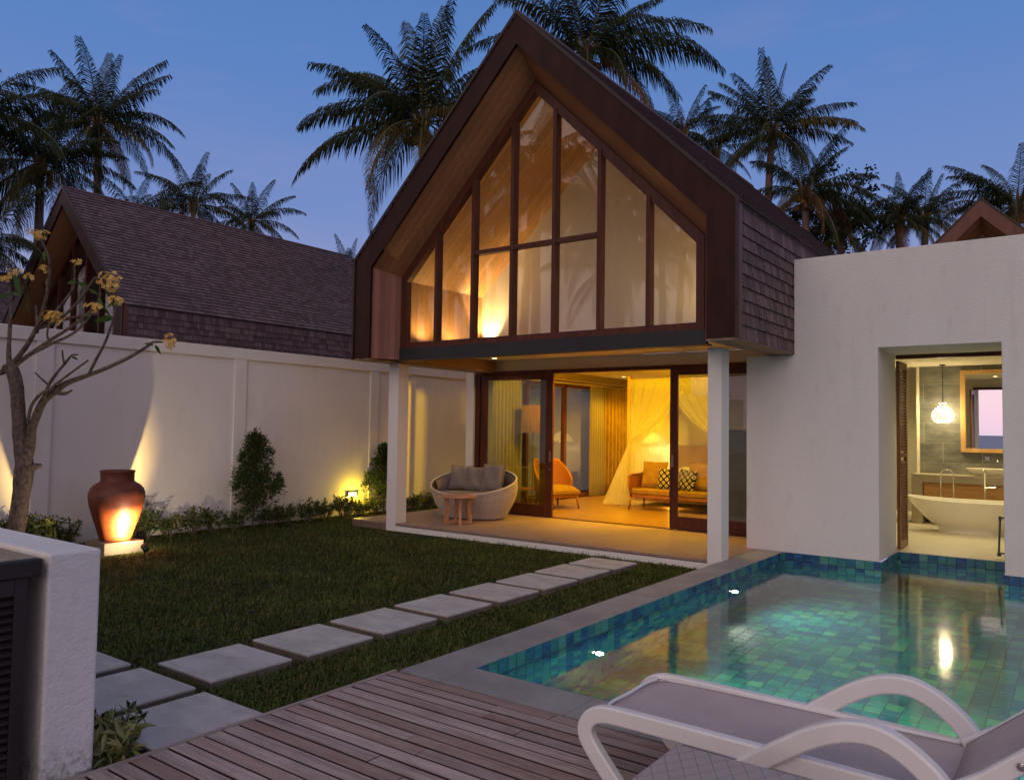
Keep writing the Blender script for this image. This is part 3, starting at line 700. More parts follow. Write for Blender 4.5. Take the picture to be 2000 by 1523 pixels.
# vanity, basin, mirror, pendant
g = thing('vanity', 'stone-framed bathroom vanity counter with timber drawers', 'vanity', (-.8, 16, 0))
VST = surf('vanity_stone', (.3, .25, .18), (.38, .32, .24), 3, rough=.45, bump=.05)
build('counter', B().box(-2.6, 1.4, 15.7, 16.31, .74, .88).box(-2.6, -2.42, 15.7, 16.31, 0, .74), VST, g, bevel=.004)
for x0, x1 in ((-2.41, -1.1), (-1.09, .2)):
    build('drawer', B().box(x0, x1, 15.74, 16.3, .3, .735), surf('drawer_timber', (.36, .18, .05), (.48, .25, .08), 5, (.5, 4, 5), .4), g, bevel=.003)
g = thing('wash_basin', 'long white oval basin on the vanity counter under the mirror', 'basin', (-1.15, 16, .88))
build('bowl', B().grid(lambda u, v: (-1.12+(.5+.17*v)*cos(u*2*PI), 15.98+(.14+.08*v)*sin(u*2*PI), .882+.13*v), 40, 4).grid(lambda u, v: (-1.12+(.655-.2*v)*cos(u*2*PI), 15.98+(.205-.1*v)*sin(u*2*PI), 1.012-.09*v), 40, 4)
      .grid(lambda u, v: (-1.12+.455*(1-v)*cos(u*2*PI), 15.98+.105*(1-v)*sin(u*2*PI), .923), 40, 1).grid(lambda u, v: (-1.12+(.67-.015*v)*cos(u*2*PI), 15.98+(.22-.015*v)*sin(u*2*PI), 1.012), 40, 1), PORC, g, smooth=True)
g = thing('wall_tap', 'chrome wall tap set with cross handles under the mirror', 'tap', (-1.1, 16.3, 1.17))
build('spout', B().tube([(-1.3, 16.31, 1.17), (-1.3, 16.12, 1.17), (-1.3, 16.08, 1.12)], .014, 10), CHROME, g, smooth=True)
for x in (-1.47, -1.13):
    h = build('cross_handle', B().tube([(x, 16.31, 1.18), (x, 16.24, 1.18)], .012, 8).obox((x, 16.24, 1.18), (.035, 0, .035), (0, .008, 0), (.007, 0, -.007)).obox((x, 16.235, 1.18), (.035, 0, -.035), (0, .008, 0), (.007, 0, .007)), CHROME, g)
g = thing('mirror', 'large bathroom mirror in a pale timber frame reflecting the sea and pink sky', 'mirror', (-.9, 16.31, 1.3))
mw = surf('mirror_frame_timber', (.5, .28, .09), (.62, .38, .14), 5, (4, 4, 1), .4)
build('frame', B().box(-1.88, -1.8, 16.26, 16.318, 1.28, 2.76).box(.5, .58, 16.26, 16.318, 1.28, 2.76).box(-1.8, .5, 16.26, 16.318, 1.28, 1.35).box(-1.8, .5, 16.26, 16.318, 2.69, 2.76), mw, g, bevel=.004)
build('mirror_glass', B().box(-1.801, .501, 16.29, 16.3, 1.345, 2.695), NT('mirror_silver').P(col=(.88, .88, .88), rough=0., metal=1.), g)
PX, PY = -2.118, 15.95
g = thing('pendant_lamp', 'glowing beaded pendant lamp hanging above the bathtub', 'pendant lamp', (PX, PY, 2.85))
build('cord', B().tube([(PX, PY, 2.85), (PX, PY, 2.12)], .007, 6).lathe([(.05, 2.83), (.05, 2.85)], (PX, PY, 0), 16), STEEL, g)
BEAD = emis('glowing_bead', (1, .78, .4), .9)
b = B()
prof = [(.05, 2.15), (.08, 2.09), (.12, 2.05), (.15, 2.01), (.17, 1.965), (.175, 1.92), (.165, 1.875), (.14, 1.835), (.1, 1.81)]
for i, (r_, z_) in enumerate(prof):
    k = max(8, int(r_*110))
    for j in range(k):
        a = 2*PI*(j+.5*(i % 2))/k; s = .017
        c = (PX+r_*cos(a), PY+r_*sin(a), z_)
        b.add([(c[0]+s, c[1], c[2]), (c[0]-s, c[1], c[2]), (c[0], c[1]+s, c[2]), (c[0], c[1]-s, c[2]), (c[0], c[1], c[2]+s*1.3), (c[0], c[1], c[2]-s*1.3)],
              [(0, 2, 4), (2, 1, 4), (1, 3, 4), (3, 0, 4), (2, 0, 5), (1, 2, 5), (3, 1, 5), (0, 3, 5)])
build('beaded_shade', b, BEAD, g)
build('bulb', B().lathe([(.001, -.05), (.03, -.03), (.035, 0), (.02, .04), (.012, .07)], (PX, PY, 1.98), 16), emis('bulb_glass', (1, .85, .55), 40.), g, smooth=True)
light('POINT', (PX, PY, 1.97), 60, (1, .8, .42), .05, g)
for x, y in ((-1.6, 13.0), (-.5, 14.2), (-1.1, 15.8), (-2.9, 15.6)):
    q = build('downlight', B().lathe([(.05, -.006), (.05, 0), (.001, 0)], (x, y, 2.85), 20, close=False), CHROME, W)
    build('lamp_face', B().lathe([(.04, -.004), (.001, -.004)], (x, y, 2.85), 20, close=False), LAMPW, q)
    light('SPOT', (x, y, 2.82), 90, (1, .84, .42), .04, W, aim=(x, y, 0), angle=130, blend=.8)
g = thing('rolled_towel', 'rolled white towel on the floor past the left end of the bathtub', 'towel', (-2.75, 15.9, .1))
build('roll', B().lathe([(.001, -.2), (.085, -.19), (.095, -.17), (.095, .17), (.085, .19), (.001, .2)], n=20, close=False).xf(MX, (-2.75, 15.9, .097)), plain('towel', (.78, .76, .7), .95), g, smooth=True)

# ------------------------------------------------------------------ boundary wall
g = thing('boundary_wall', 'long white rendered boundary wall with raised cap and pilasters left of the lawn', 'wall', (-11.5, 8, -.12))
build('panel', B().box(-11.72, -11.5, -8, 26, -.12, 2.675), WHITE2, g)
build('cap', B().box(-11.76, -11.465, -8, 26, 2.676, 2.86), WHITE2, g, bevel=.008)
for k in range(-3, 6):
    y = 4.72+3.075*k
    build('pilaster', B().box(-11.5, -11.47, y, y+.23, -.12, 2.675), WHITE2, g, bevel=.005)
# gate-side low wall and pump cabinet
g = thing('low_wall', 'rough white rendered low wall whose end post stands at the deck corner', 'wall', (-3.75, 1.75, -.1))
build('wall_body', B().box(-9, -3.752, 1.632, 1.865, -.12, 1.005), GATEW, g, bevel=.012)
g = thing('pump_cabinet', 'low cabinet with black louvred door and sandy pebble-wash lid by the white post', 'cabinet', (-4.4, .8, 0))
CBK = surf('black_cabinet_paint', (.014, .01, .01), (.026, .02, .019), 5, rough=.5, bump=.1)
build('lid', B().box(-5.6, -3.79, -.6, 1.625, .93, .985), surf('pebble_wash', (.22, .17, .12), (.4, .33, .24), 90, rough=.9, bump=.7, bs=160, hi=.6, lo=.4), g, bevel=.006)
build('lid_rail', B().box(-3.788, -3.735, -.6, 1.6, .915, .992), CBK, g, bevel=.008)
build('body', B().box(-5.5, -3.85, -.55, 1.2, .0, .929), CBK, g)
b = B().box(-3.79, -3.745, 1.497, 1.547, .0, .914).box(-3.79, -3.745, .3, .4, 0, .914).box(-3.789, -3.746, .4, 1.497, 0, .08).box(-3.789, -3.746, .4, 1.497, .84, .913)
d = build('louvre_door', b, CBK, g, bevel=.004)
b = B(); z = .1
while z < .84: b.obox((-3.768, .948, z), (.02, 0, -.016), (0, .548, 0), (.003, 0, .004)); z += .036
build('louvre_slats', b, CBK, d)

# ------------------------------------------------------------------ clay jar, plinth, lamps
JX, JY = -10.42, 5.35
b = B().box(JX-.26, JX+.24, JY-.26, JY+.26, -.125, .035)
tag(build('plinth', b, surf('sandstone_plinth', (.13, .1, .07), (.22, .17, .12), 5, rough=.85, bump=.4), org=(JX, JY, -.12), bevel=.008),
    'square pale stone plinth under the clay jar', 'plinth')
n = NT('terracotta'); zz_ = n.xyz()[2]
c = n.mix(n.ramp(n.noise(5, (1, 1, 1.5), 5), .3, .72), (.085, .017, .007), (.165, .036, .013))
c = n.mix(n.ramp(n.noise(11, (1, 1, .6), 4), .6, .75), c, (.1, .03, .018))
ring = n.noise(1, (1, 1, 60), 2)
JARM = n.P(col=c, rough=.54, spec=.5, nrm=n.bump(n.math('ADD', ring, n.noise(20)), .25, .01))
prof = [(.001, 0), (.175, 0), (.19, .012), (.205, .06), (.235, .16), (.275, .28), (.312, .4), (.338, .5), (.347, .565), (.342, .62), (.322, .68), (.285, .725), (.235, .757), (.212, .772),
        (.205, .79), (.207, .86), (.209, .89), (.214, .9), (.214, .914), (.204, .92), (.185, .915), (.182, .86), (.19, .78), (.28, .7), (.3, .5), (.15, .05), (.001, .04)]
tag(build('clay_jar', B().lathe(prof, (JX, JY, .036), 64, close=False), JARM, org=(JX, JY, .036), smooth=True), 'large glazed terracotta jar lit from below on a stone plinth', 'jar')
SX, SY = -9.73, 5.38
g = thing('garden_spotlight', 'small black spike spotlight in the grass shining onto the clay jar', 'spotlight', (SX, SY, -.12))
build('spike', B().tube([(SX, SY, -.14), (SX, SY, -.03)], .01, 8), STEEL, g)
dr = Vector((JX-SX, JY-SY, .42)).normalized()
c0 = Vector((SX, SY, .0))
build('head', B().tube([c0-dr*.06, c0-dr*.05, c0+dr*.04], [.025, .035, .04], 14), STEEL, g, smooth=True)
build('lens', B().tube([c0+dr*.041, c0+dr*.044], [.032, .03], 14), LAMPW, g)
light('SPOT', c0+dr*.07, 900, (1, .64, .17), .012, g, aim=(JX, JY+.02, .34), angle=66, blend=1.)
light('SPOT', c0+dr*.075, 62, (1, .78, .5), .012, g, aim=(JX, JY, .5), angle=165, blend=.7, name='lamp_spill')
# step light in the boundary wall
LY, LZ = 10.46, .27
g = thing('wall_light', 'small recessed wall light glowing yellow low on the boundary wall', 'wall light', (-11.5, LY, LZ))
build('housing', B().box(-11.5, -11.45, LY-.12, LY+.12, LZ+.032, LZ+.048).box(-11.5, -11.46, LY-.12, LY-.1, LZ-.035, LZ+.032).box(-11.5, -11.46, LY+.1, LY+.12, LZ-.035, LZ+.032), STEEL, g)
build('lens', B().box(-11.499, -11.485, LY-.099, LY+.099, LZ-.03, LZ+.031), emis('step_light_lens', (1, .8, .3), 16.), g)
light('POINT', (-11.38, LY, LZ-.02), 22, (1, .66, .03), .03, g)

# ------------------------------------------------------------------ plants
LEAF1 = leafmat('shrub_leaf', (.022, .05, .012), (.055, .1, .025))
LEAF2 = leafmat('hedge_leaf', (.04, .065, .016), (.12, .14, .045))
LEAF3 = leafmat('red_new_leaf', (.1, .03, .012), (.16, .06, .02))
LEAFV = leafmat('variegated_leaf', (.12, .15, .05), (.35, .33, .16))
TWIG = surf('twig_bark', (.08, .06, .045), (.16, .13, .1), 20, rough=.9, bump=.4)
def leaf(b, p, d, l, wd, rr, mi=0, fold=.25):
    d = Vector(d).normalized(); s = d.cross(Vector((rr.uniform(-1, 1), rr.uniform(-1, 1), rr.uniform(-.2, 1)))).normalized(); nn = s.cross(d)
    p = Vector(p); m_ = p+d*l*.5-nn*l*.03
    b.add([p, m_+s*wd/2+nn*wd*fold, p+d*l-nn*l*.1, m_-s*wd/2+nn*wd*fold, m_], [(0, 1, 4), (1, 2, 4), (2, 3, 4), (3, 0, 4)], mi)
def rnddir(rr, up=.0):
    while 1:
        v = Vector((rr.uniform(-1, 1), rr.uniform(-1, 1), rr.uniform(-1, 1)))
        if .1 < v.length < 1: v.normalize(); v.z += up; return v.normalized()
def conifer(x, y, h, r, label, seed, red=.07, n=4600):
    rr = random.Random(seed); g = thing('shrub', label, 'shrub', (x, y, -.12))
    b = B(); tw = B()
    tw.tube([(x, y, -.13), (x+.01, y+.01, .25), (x, y, h*.8)], [.018, .016, .006], 6)
    lob = []
    for i in range(46):
        k = (i+.5)/46; z = .16+(h-.2)*k; rad = r*(min(1, k*5)**.5)*(1-k**1.9)*rr.uniform(.35, 1.3)
        a = i*2.4+rr.uniform(-.4, .4); c = Vector((x+cos(a)*rad*.72, y+sin(a)*rad*.72, z)); lob.append((c, rr.uniform(.06, .1)+.08*(1-k)))
        tw.tube([(x, y, z-.12), c], [.007, .003], 5)
    for i in range(16):                     # loose sprigs breaking the outline
        k = rr.uniform(.08, .97); a = rr.uniform(0, 6.28); rad = r*(1-k**1.9)*rr.uniform(1.05, 1.4)+.04; z = .16+(h-.2)*k
        c = Vector((x+cos(a)*rad*.8, y+sin(a)*rad*.8, z+.08)); tw.tube([(x, y, z-.08), c], [.006, .002], 5); lob.append((c, .055))
    for i in range(n):
        c, s = lob[rr.randrange(62)]; v = rnddir(rr, .35)
        p = c+Vector((v.x, v.y, v.z*1.2))*s*rr.random()**.45*1.35
        q = Vector((p.x-x, p.y-y, .25))+v*.5
        leaf(b, p, q, rr.uniform(.045, .085), rr.uniform(.018, .03), rr, 1 if rr.random() < red*(2.5 if p.z > h*.75 else .6) else 0)
    build('stem', tw, TWIG, g); build('foliage', b, [LEAF1, LEAF3], g)
conifer(-11.18, 8.02, 1.42, .42, 'tall conical green shrub with reddish tips against the boundary wall', 3)
conifer(-11.2, 11.02, 1.15, .3, 'dark narrow shrub half hidden behind the left patio column', 4, .02, 3600)
def lowplant(x, y, h, r, label, seed, n=150, mats=None, size=(.06, .115), group='low plants along the boundary wall'):
    rr = random.Random(seed); g = thing('low_plant', label, 'plant', (x, y, -.12), group)
    st, b = B(), B()
    for i in range(max(8, n//7)):
        a = rr.uniform(0, 2*PI); q = r*rr.random()**.6; hh = h*rr.uniform(.5, 1.)
        tip = Vector((x+cos(a)*q, y+sin(a)*q, -.12+hh)); base = Vector((x+cos(a)*q*.25, y+sin(a)*q*.25, -.13))
        st.tube([base, base.lerp(tip, .5)+Vector((0, 0, .02)), tip], [.005, .004, .002], 4)
        for j in range(16):
            k = rr.uniform(.45, 1.); p = base.lerp(tip, k); d = rnddir(rr, .3)
            leaf(b, p, d, rr.uniform(*size), rr.uniform(.02, .036), rr, 1 if rr.random() < .16 else 0)
    build('stems', st, TWIG, g); build('foliage', b, mats or [LEAF2, LEAFV], g)
rel = [(4.35, .5, .3, 'bushy low plant beside the frangipani trunk', 260), (4.72, .46, .3, 'dense low plant left of the clay jar, catching warm light', 260), (5.05, .36, .24, 'low dark plant directly behind the clay jar', 150),
       (6.15, .5, .3, 'bushy low plant just right of the clay jar', 260), (6.55, .36, .22, 'thin low plant second to the right of the clay jar', 130), (6.95, .4, .22, 'sparse low plant third to the right of the clay jar', 130),
       (7.3, .38, .2, 'sparse low plant fourth to the right of the clay jar', 120), (7.68, .34, .22, 'low plant just left of the tall conical shrub', 130), (8.35, .3, .22, 'low plant at the right foot of the tall conical shrub', 130),
       (8.75, .34, .22, 'low plant second to the right of the tall conical shrub', 130), (9.15, .4, .24, 'low plant third to the right of the tall conical shrub', 150), (9.58, .36, .24, 'low plant second to the left of the wall light', 150),
       (9.98, .44, .26, 'low plant just left of the glowing wall light', 190), (10.42, .3, .26, 'brightly lit low plant under the glowing wall light', 170), (10.75, .36, .24, 'low plant between the wall light and the dark narrow shrub', 150),
       (11.5, .32, .24, 'low plant just right of the left patio column, nearest it', 150), (11.95, .34, .24, 'low plant in the strip behind the patio column, second from it', 150), (12.4, .36, .26, 'low plant in the strip behind the patio column, third from it', 150),
       (12.9, .36, .26, 'low plant behind the left end of the wicker sofa', 150), (13.4, .36, .26, 'farthest low plant in the strip behind the wicker sofa', 140)]
for i, (y, h, r, lab, n_) in enumerate(rel): lowplant(-11.2+R.uniform(-.06, .06), y, h, r, lab, 100+i, n_)
lowplant(-3.83, 2.02, .3, .14, 'small variegated plant with yellow-edged leaves at the foot of the white post', 77, 120, [LEAFV, LEAF2], (.08, .14), None)
lowplant(-4.05, 2.1, .22, .16, 'low green tuft growing behind the white post beside the stepping stones', 78, 70, [LEAF1, LEAF2], (.05, .1), None)

# frangipani: branches surveyed from the photo, given real depth
BARK = surf('frangipani_bark', (.05, .036, .028), (.17, .13, .108), 26, (1, 1, .7), .85, .6, 60, spec=.2)
g = thing('frangipani_tree', 'leafless frangipani tree with yellow flower clusters against the boundary wall', 'tree', tuple(at(28, 1075, 9.9)))
rr = random.Random(21)
D0 = 9.9
lines = [
 [(20, 1085, 21), (32, 1030, 19), (40, 975, 19), (46, 930, 20), (48, 905, 20), (42, 865, 18), (36, 810, 15), (33, 760, 14.5), (27, 732, 15), (18, 712, 15)],
 [(48, 905, 15), (58, 870, 11.5), (64, 835, 9.5), (76, 800, 9), (88, 780, 8.5), (105, 765, 8), (130, 748, 6.5), (165, 735, 5), (200, 722, 4.5), (250, 699, 4), (285, 678, 3.4), (300, 668, 3), (318, 668, 2)],
 [(18, 714, 8), (17, 690, 6), (18, 650, 5), (21, 600, 4.2), (17, 550, 3.4), (12, 540, 3)],
 [(22, 714, 8), (48, 680, 6.5), (68, 645, 5.5), (85, 600, 4.5), (95, 550, 4), (97, 512, 3.2), (88, 486, 2.6), (78, 466, 2.2)],
 [(68, 645, 5), (100, 618, 4.4), (130, 582, 3.6), (143, 560, 3.2), (146, 535, 2.2), (146, 518, 1.8)],
 [(74, 642, 4.6), (110, 628, 4.2), (150, 592, 3.6), (170, 565, 3.2), (185, 543, 2.8), (205, 545, 2)],
 [(26, 716, 8), (48, 700, 5.6), (90, 670, 4.8), (135, 641, 4.2), (165, 618, 3.6), (192, 590, 3), (196, 572, 2.2)],
 [(60, 692, 4.6), (100, 672, 4), (140, 653, 3.6), (165, 632, 3.2), (180, 612, 2.4)],
 [(172, 733, 4), (188, 700, 3.8), (203, 672, 3.6), (214, 645, 3.2), (222, 618, 2.4), (228, 592, 2)],
 [(86, 780, 5), (95, 752, 4.2), (112, 726, 3.8), (128, 708, 3.4), (140, 694, 2.6), (154, 693, 1.8)],
 [(126, 710, 3), (122, 696, 2.6), (122, 684, 2)],
 [(97, 760, 4), (130, 735, 3.2), (152, 718, 2.8), (171, 704, 2.6)],
 [(60, 850, 4.6), (55, 822, 4.4), (62, 790, 4.2), (82, 768, 4), (106, 757, 3)],
 [(95, 752, 2.6), (80, 738, 2.2), (68, 728, 1.8)],
 [(55, 915, 12), (68, 911, 10), (82, 908, 4)],
 [(108, 765, 7), (125, 769, 5), (141, 762, 2)],
 [(14, 716, 10), (0, 728, 8), (-30, 715, 7), (-60, 680, 6)],
 [(92, 560, 3), (92, 545, 3), (100, 560, 2.4)],
 [(72, 650, 4), (72, 622, 3.6), (69, 598, 3)],
 [(100, 672, 3), (92, 655, 2.6), (95, 635, 2.2)],
]
br = B()
for i, L in enumerate(lines):
    dz = 0 if i in (0, 1) else rr.uniform(-.25, .25)
    pts, rad = [], []
    for k, (x, y, r_) in enumerate(L):
        d = D0+(dz*k/(len(L)-1) if i > 1 else (-.12*k/len(L) if i else 0))
        if i in (8, 9, 10, 11, 15): d -= .1
        pts.append(at(x+rr.uniform(-.7, .7), y, d)); rad.append(r_*D0/CF*(.86 if i < 2 else .74))
    # smooth the polyline
    pp, ra = [], []
    for k in range(len(pts)-1):
        p0, p1, p2, p3 = pts[max(0, k-1)], pts[k], pts[k+1], pts[min(len(pts)-1, k+2)]
        for s in (0, .33, .66):
            pp.append(.5*((2*p1)+(p2-p0)*s+(2*p0-5*p1+4*p2-p3)*s*s+(3*p1-p0-3*p2+p3)*s**3)); ra.append((rad[k]*(1-s)+rad[k+1]*s)*(1+rr.uniform(-.05, .05)))
    pp.append(pts[-1]); ra.append(rad[-1])
    br.tube(pp, ra, 10 if i < 2 else 7)
build('trunk', br, BARK, g, smooth=True)
PETAL = leafmat('yellow_petal', (.72, .45, .08), (.85, .66, .25), .5, .35, .15)
PETC = leafmat('orange_petal_centre', (.55, .2, .01), (.6, .26, .02), .5, .3, .1)
def blossom(cx, cy, wpx, hpx, nfl):
    b = B(); c = at(cx, cy, D0+rr.uniform(-.1, .1)); sw, sh = wpx*D0/CF/2, hpx*D0/CF/2
    for i in range(nfl):
        v = rnddir(rr); p = c+(_r*v.x*sw+Vector((0, 0, 1))*v.z*sh+Vector((_f.x, _f.y, 0))*v.y*sw)*rr.random()**.4
        ax = (v+Vector((0, 0, .6))-_f*.4).normalized(); e1 = ax.orthogonal().normalized(); e2 = ax.cross(e1)
        s = rr.uniform(.026, .04)
        for k in range(5):
            a = k*2*PI/5+i; d = e1*cos(a)+e2*sin(a); sd = ax.cross(d)
            b.add([p, p+d*s*.55+sd*s*.32+ax*s*.3, p+d*s+ax*s*.35, p+d*s*.6-sd*s*.3+ax*s*.3], [(0, 1, 2, 3)], 0)
        b.add([p+e1*.004+ax*.004, p-e1*.004+e2*.004+ax*.004, p-e2*.006+ax*.004], [(0, 1, 2)], 1)
    build('flower_cluster', b, [PETAL, PETC], g)
for q in ((73, 457, 40, 20, 34), (147, 512, 20, 12, 8), (213, 548, 42, 40, 60), (225, 586, 34, 16, 26), (182, 600, 32, 20, 24), (103, 620, 42, 26, 75), (331, 668, 22, 34, 30), (30, 535, 26, 22, 14), (58, 540, 15, 11, 12), (6, 545, 14, 14, 14), (84, 524, 10, 16, 10)): blossom(*q)
lb = B()
def bigleaf(x, y, dx, dy, l):
    p = at(x, y, D0); d = (_r*dx-Vector((0, 0, 1))*dy+_f*rr.uniform(-.3, .3)).normalized(); s = (d.cross(_f)+_f*rr.uniform(-.4, .4)).normalized()
    l *= .8*D0/CF; k = []
    for i in range(7):
        q = i/6; wd = l*.17*sin(PI*q**.8); c = p+d*l*q-Vector((0, 0, 1))*l*.25*q*q
        k += [c-s*wd, c+Vector((0, 0, -.004)), c+s*wd]
    lb.add(k, [(i*3+j, i*3+j+1, i*3+j+4, i*3+j+3) for i in range(6) for j in (0, 1)])
for q in ((28, 535, .4, 1, 52), (150, 552, -1, -.2, 30), (152, 552, 1, .3, 32), (172, 565, 1, .3, 26), (190, 582, .8, .7, 26), (200, 600, .7, .6, 26), (222, 622, -1, -.05, 46), (222, 622, -.7, -.4, 26), (225, 590, -.8, .4, 22), (300, 675, -.8, -.4, 24), (302, 674, .8, .8, 26), (165, 618, .5, -.4, 22), (20, 575, -1, .1, 34), (22, 572, .9, .1, 24), (85, 490, .2, .5, 24), (140, 697, .8, .1, 20)): bigleaf(*q)
build('leaves', lb, leafmat('frangipani_leaf', (.03, .07, .012), (.06, .12, .025)), g, smooth=True)

# ------------------------------------------------------------------ palms and trees
FROND = leafmat('palm_frond', (.013, .021, .005), (.032, .04, .009), .6, .18, .4)
FRONDY = leafmat('yellowing_palm_frond', (.075, .06, .014), (.13, .1, .02), .5, .25, .3)
FRONDB = leafmat('dead_palm_frond', (.11, .05, .02), (.17, .09, .035), .7, .15, .3)
RACH = plain('frond_stalk', (.13, .12, .05), .5)
PTRUNK = surf('palm_trunk', (.13, .085, .07), (.24, .17, .14), 3, (1, 1, 9), .85, .5, 14, (1, 1, 5), spec=.2)
NUT = surf('coconut', (.13, .06, .015), (.26, .14, .03), 5, rough=.5, bump=.1)
Z = Vector((0, 0, 1))
def frond(b, c, az, el, L, droop, rr, mi=0, dens=1.):
    n_ = 15; p = Vector(c); e = el; pts = [p.copy()]; tw = rr.uniform(-.25, .25); az0 = az
    for i in range(n_):
        e_ = e-droop*((i+1)/n_)**1.4; a_ = az0+tw*(i/n_)
        d = Vector((cos(a_)*cos(e_), sin(a_)*cos(e_), sin(e_))); p = p+d*(L/n_); pts.append(p.copy())
    rad = [.035*(L/4)*(1-.85*i/n_) for i in range(n_+1)]
    b.tube(pts, rad, 4, 3)
    nl = int(78*dens)
    for i in range(nl):
        q = .1+.9*(i+rr.uniform(-.3, .3))/nl; q = min(max(q, .08), .995); k = min(int(q*n_), n_-1); fr_ = q*n_-k
        o = pts[k].lerp(pts[k+1], fr_); tg = (pts[k+1]-pts[k]).normalized()
        s = tg.cross(Z)
        if s.length < .15: s = tg.cross(Vector((cos(az0+1.57), sin(az0+1.57), 0)))
        s.normalize(); up = s.cross(tg)
        ll = L*.3*(min(1, .4+q*2.))*(1-.72*max(0, q-.3)/.7)*rr.uniform(.7, 1.12)
        for sg in (-1, 1):
            d1 = (s*sg*.7+tg*(.35+.75*q)-Z*rr.uniform(-.02, .42)).normalized(); wd = .019*(L/4)*rr.uniform(.8, 1.25)
            m1 = o+d1*ll*.45; d2 = (d1*.6+tg*.1-Z*(.75+rr.uniform(0, .9))).normalized(); m2 = m1+d2*ll*.35; d3 = (d2-Z*.6).normalized(); tip = m2+d3*ll*.22
            x_ = tg*wd
            b.add([o-x_*.6, o+x_*.6, m1+x_, m1-x_, m2+x_*.75, m2-x_*.75, tip], [(0, 1, 2, 3), (3, 2, 4, 5), (5, 4, 6)], mi)
def palm(px, py, d, reach, label, seed, nf=26, lean=(0, 0), extra=(), brown=.12, nuts=True, base=-.12, wtrunk=.16, droopk=1., up=1., pos=None):
    rr = random.Random(seed); c = Vector(pos) if pos else at(px, py, d)
    L = reach; x0, y0 = c.x+lean[0], c.y+lean[1]
    g = thing('palm_tree', label, 'palm tree', (x0, y0, base))
    pts, rad = [], []
    for i in range(15):
        k = i/14; q = k**1.5; pts.append((x0+(c.x-x0)*q, y0+(c.y-y0)*q, base+(c.z-.25-base)*k)); rad.append(wtrunk*(1.35-.55*k)*(1+(.5*(1-k)**12)))
    build('trunk', B().tube(pts, rad, 10), PTRUNK, g, smooth=True)
    b = B(); GA = 2.39996
    for i in range(nf):
        k = (i+.5)/nf; az = i*GA+rr.uniform(-.3, .3)
        el = math.radians(84-128*k**.95*up+rr.uniform(-9, 9)); dr = math.radians(30+55*k+rr.uniform(-10, 16))*droopk
        if el < -.5: dr *= .45
        mi = 0
        if k > 1-brown: mi = 2 if rr.random() < .45 else 1
        elif k > .6 and rr.random() < .22: mi = 1
        frond(b, c+Vector((cos(az), sin(az), 0))*.1, az, el, L*rr.uniform(.86, 1.08)*(1-.12*(k < .12)), dr, rr, mi)
    for a_, e_, l_, d_ in extra:     # single fronds whose direction shows clearly: angle in the picture, rise, length, droop
        az = CYAW+math.radians(a_); frond(b, c, az, math.radians(e_), L*l_, math.radians(d_), rr, 0, 1.15)
    # fibrous boot and flower stalks at the crown base
    for i in range(9):
        a = i*.7; b.tube([c+Vector((cos(a)*.1, sin(a)*.1, -.45)), c+Vector((cos(a)*.2, sin(a)*.2, .1)), c+Vector((cos(a)*.34, sin(a)*.34, .5))], [.06, .05, .02], 5, 2 if i % 3 else 3)
    build('crown', b, [FROND, FRONDY, FRONDB, RACH], g)
    if nuts:
        b = B()
        for i in range(16):
            a = rr.uniform(0, 2*PI); r_ = rr.uniform(.18, .42); o = c+Vector((cos(a)*r_, sin(a)*r_, -rr.uniform(.25, .75))); s = rr.uniform(.085, .12)
            b.grid(lambda u, v: o+Vector((s*sin(v*PI)*cos(u*2*PI), s*sin(v*PI)*sin(u*2*PI), -1.2*s*cos(v*PI))), 8, 6)
        build('coconuts', b, NUT, g, smooth=True)
    return g
palm(824, 238, 22, 3.6, 'tall coconut palm left of the lit gable, its lowest frond drooping beside the roof slope', 31, 22, (.5, .3), ((178, 22, 1., 55), (184, 30, 1.02, 70), (192, -2, 1.15, 62), (170, 52, 1.05, 70), (150, 60, 1., 55), (70, 80, 1.2, 20), (20, 70, 1.2, 18), (110, 78, 1.15, 30), (255, -25, .9, 40), (8, 38, 1.1, 40)), droopk=.95)
palm(1146, 100, 23, 3.55, 'tall coconut palm rising right behind the gable apex, cut by the top of the frame', 32, 24, (.3, .4), ((0, 30, 1.15, 75), (5, 22, 1.2, 62), (180, 25, 1.05, 62), (186, 8, 1.1, 55), (60, 60, 1.1, 40), (345, 0, .9, 70), (300, -10, .8, 70)))
palm(193, 238, 30, 3.25, 'large coconut palm directly behind the neighbouring roof ridge, upper left', 33, 22, (.4, 0), ((168, 35, 1.05, 75), (180, 14, 1.05, 45), (0, 28, 1.05, 75), (-5, 4, 1.05, 50), (20, 55, 1., 30), (100, 80, 1., 15), (160, 65, .9, 40), (270, -45, 1.2, 30), (300, -40, 1.1, 30)))
palm(80, 318, 27, 3.1, 'shaggy coconut palm at the far left with a long skirt of dead fronds', 34, 24, (-.3, .2), ((180, 40, 1., 80), (200, -30, 1.2, 50), (230, -50, 1.25, 30), (280, -55, 1.3, 20), (215, -50, 1.3, 25), (0, 35, .8, 60)), .25)
palm(-70, 225, 24, 3.3, 'coconut palm mostly outside the left edge, two fronds reaching into the sky', 35, 20, extra=((0, 25, 1.15, 45), (-4, 5, 1.2, 60)))
palm(-40, 470, 20, 2.3, 'low palm at the left edge below the shaggy palm', 47, 18, nuts=False)
palm(378, 400, 42, 3.1, 'small distant palm behind the middle of the neighbouring ridge', 36, 22, nuts=False, extra=((160, 25, 1.1, 60), (-10, 0, 1.1, 50)))
palm(492, 432, 46, 3., 'small distant palm behind the right half of the neighbouring ridge', 37, 22, nuts=False)
palm(262, 415, 44, 3.1, 'distant palm showing only thin fronds behind the neighbouring ridge, between two larger ones', 38, 14, nuts=False, extra=((20, 50, 1.3, 40),))
palm(680, 520, 48, 2.1, 'little palm top peeking out at the left eave of the lit villa', 39, 16, nuts=False)
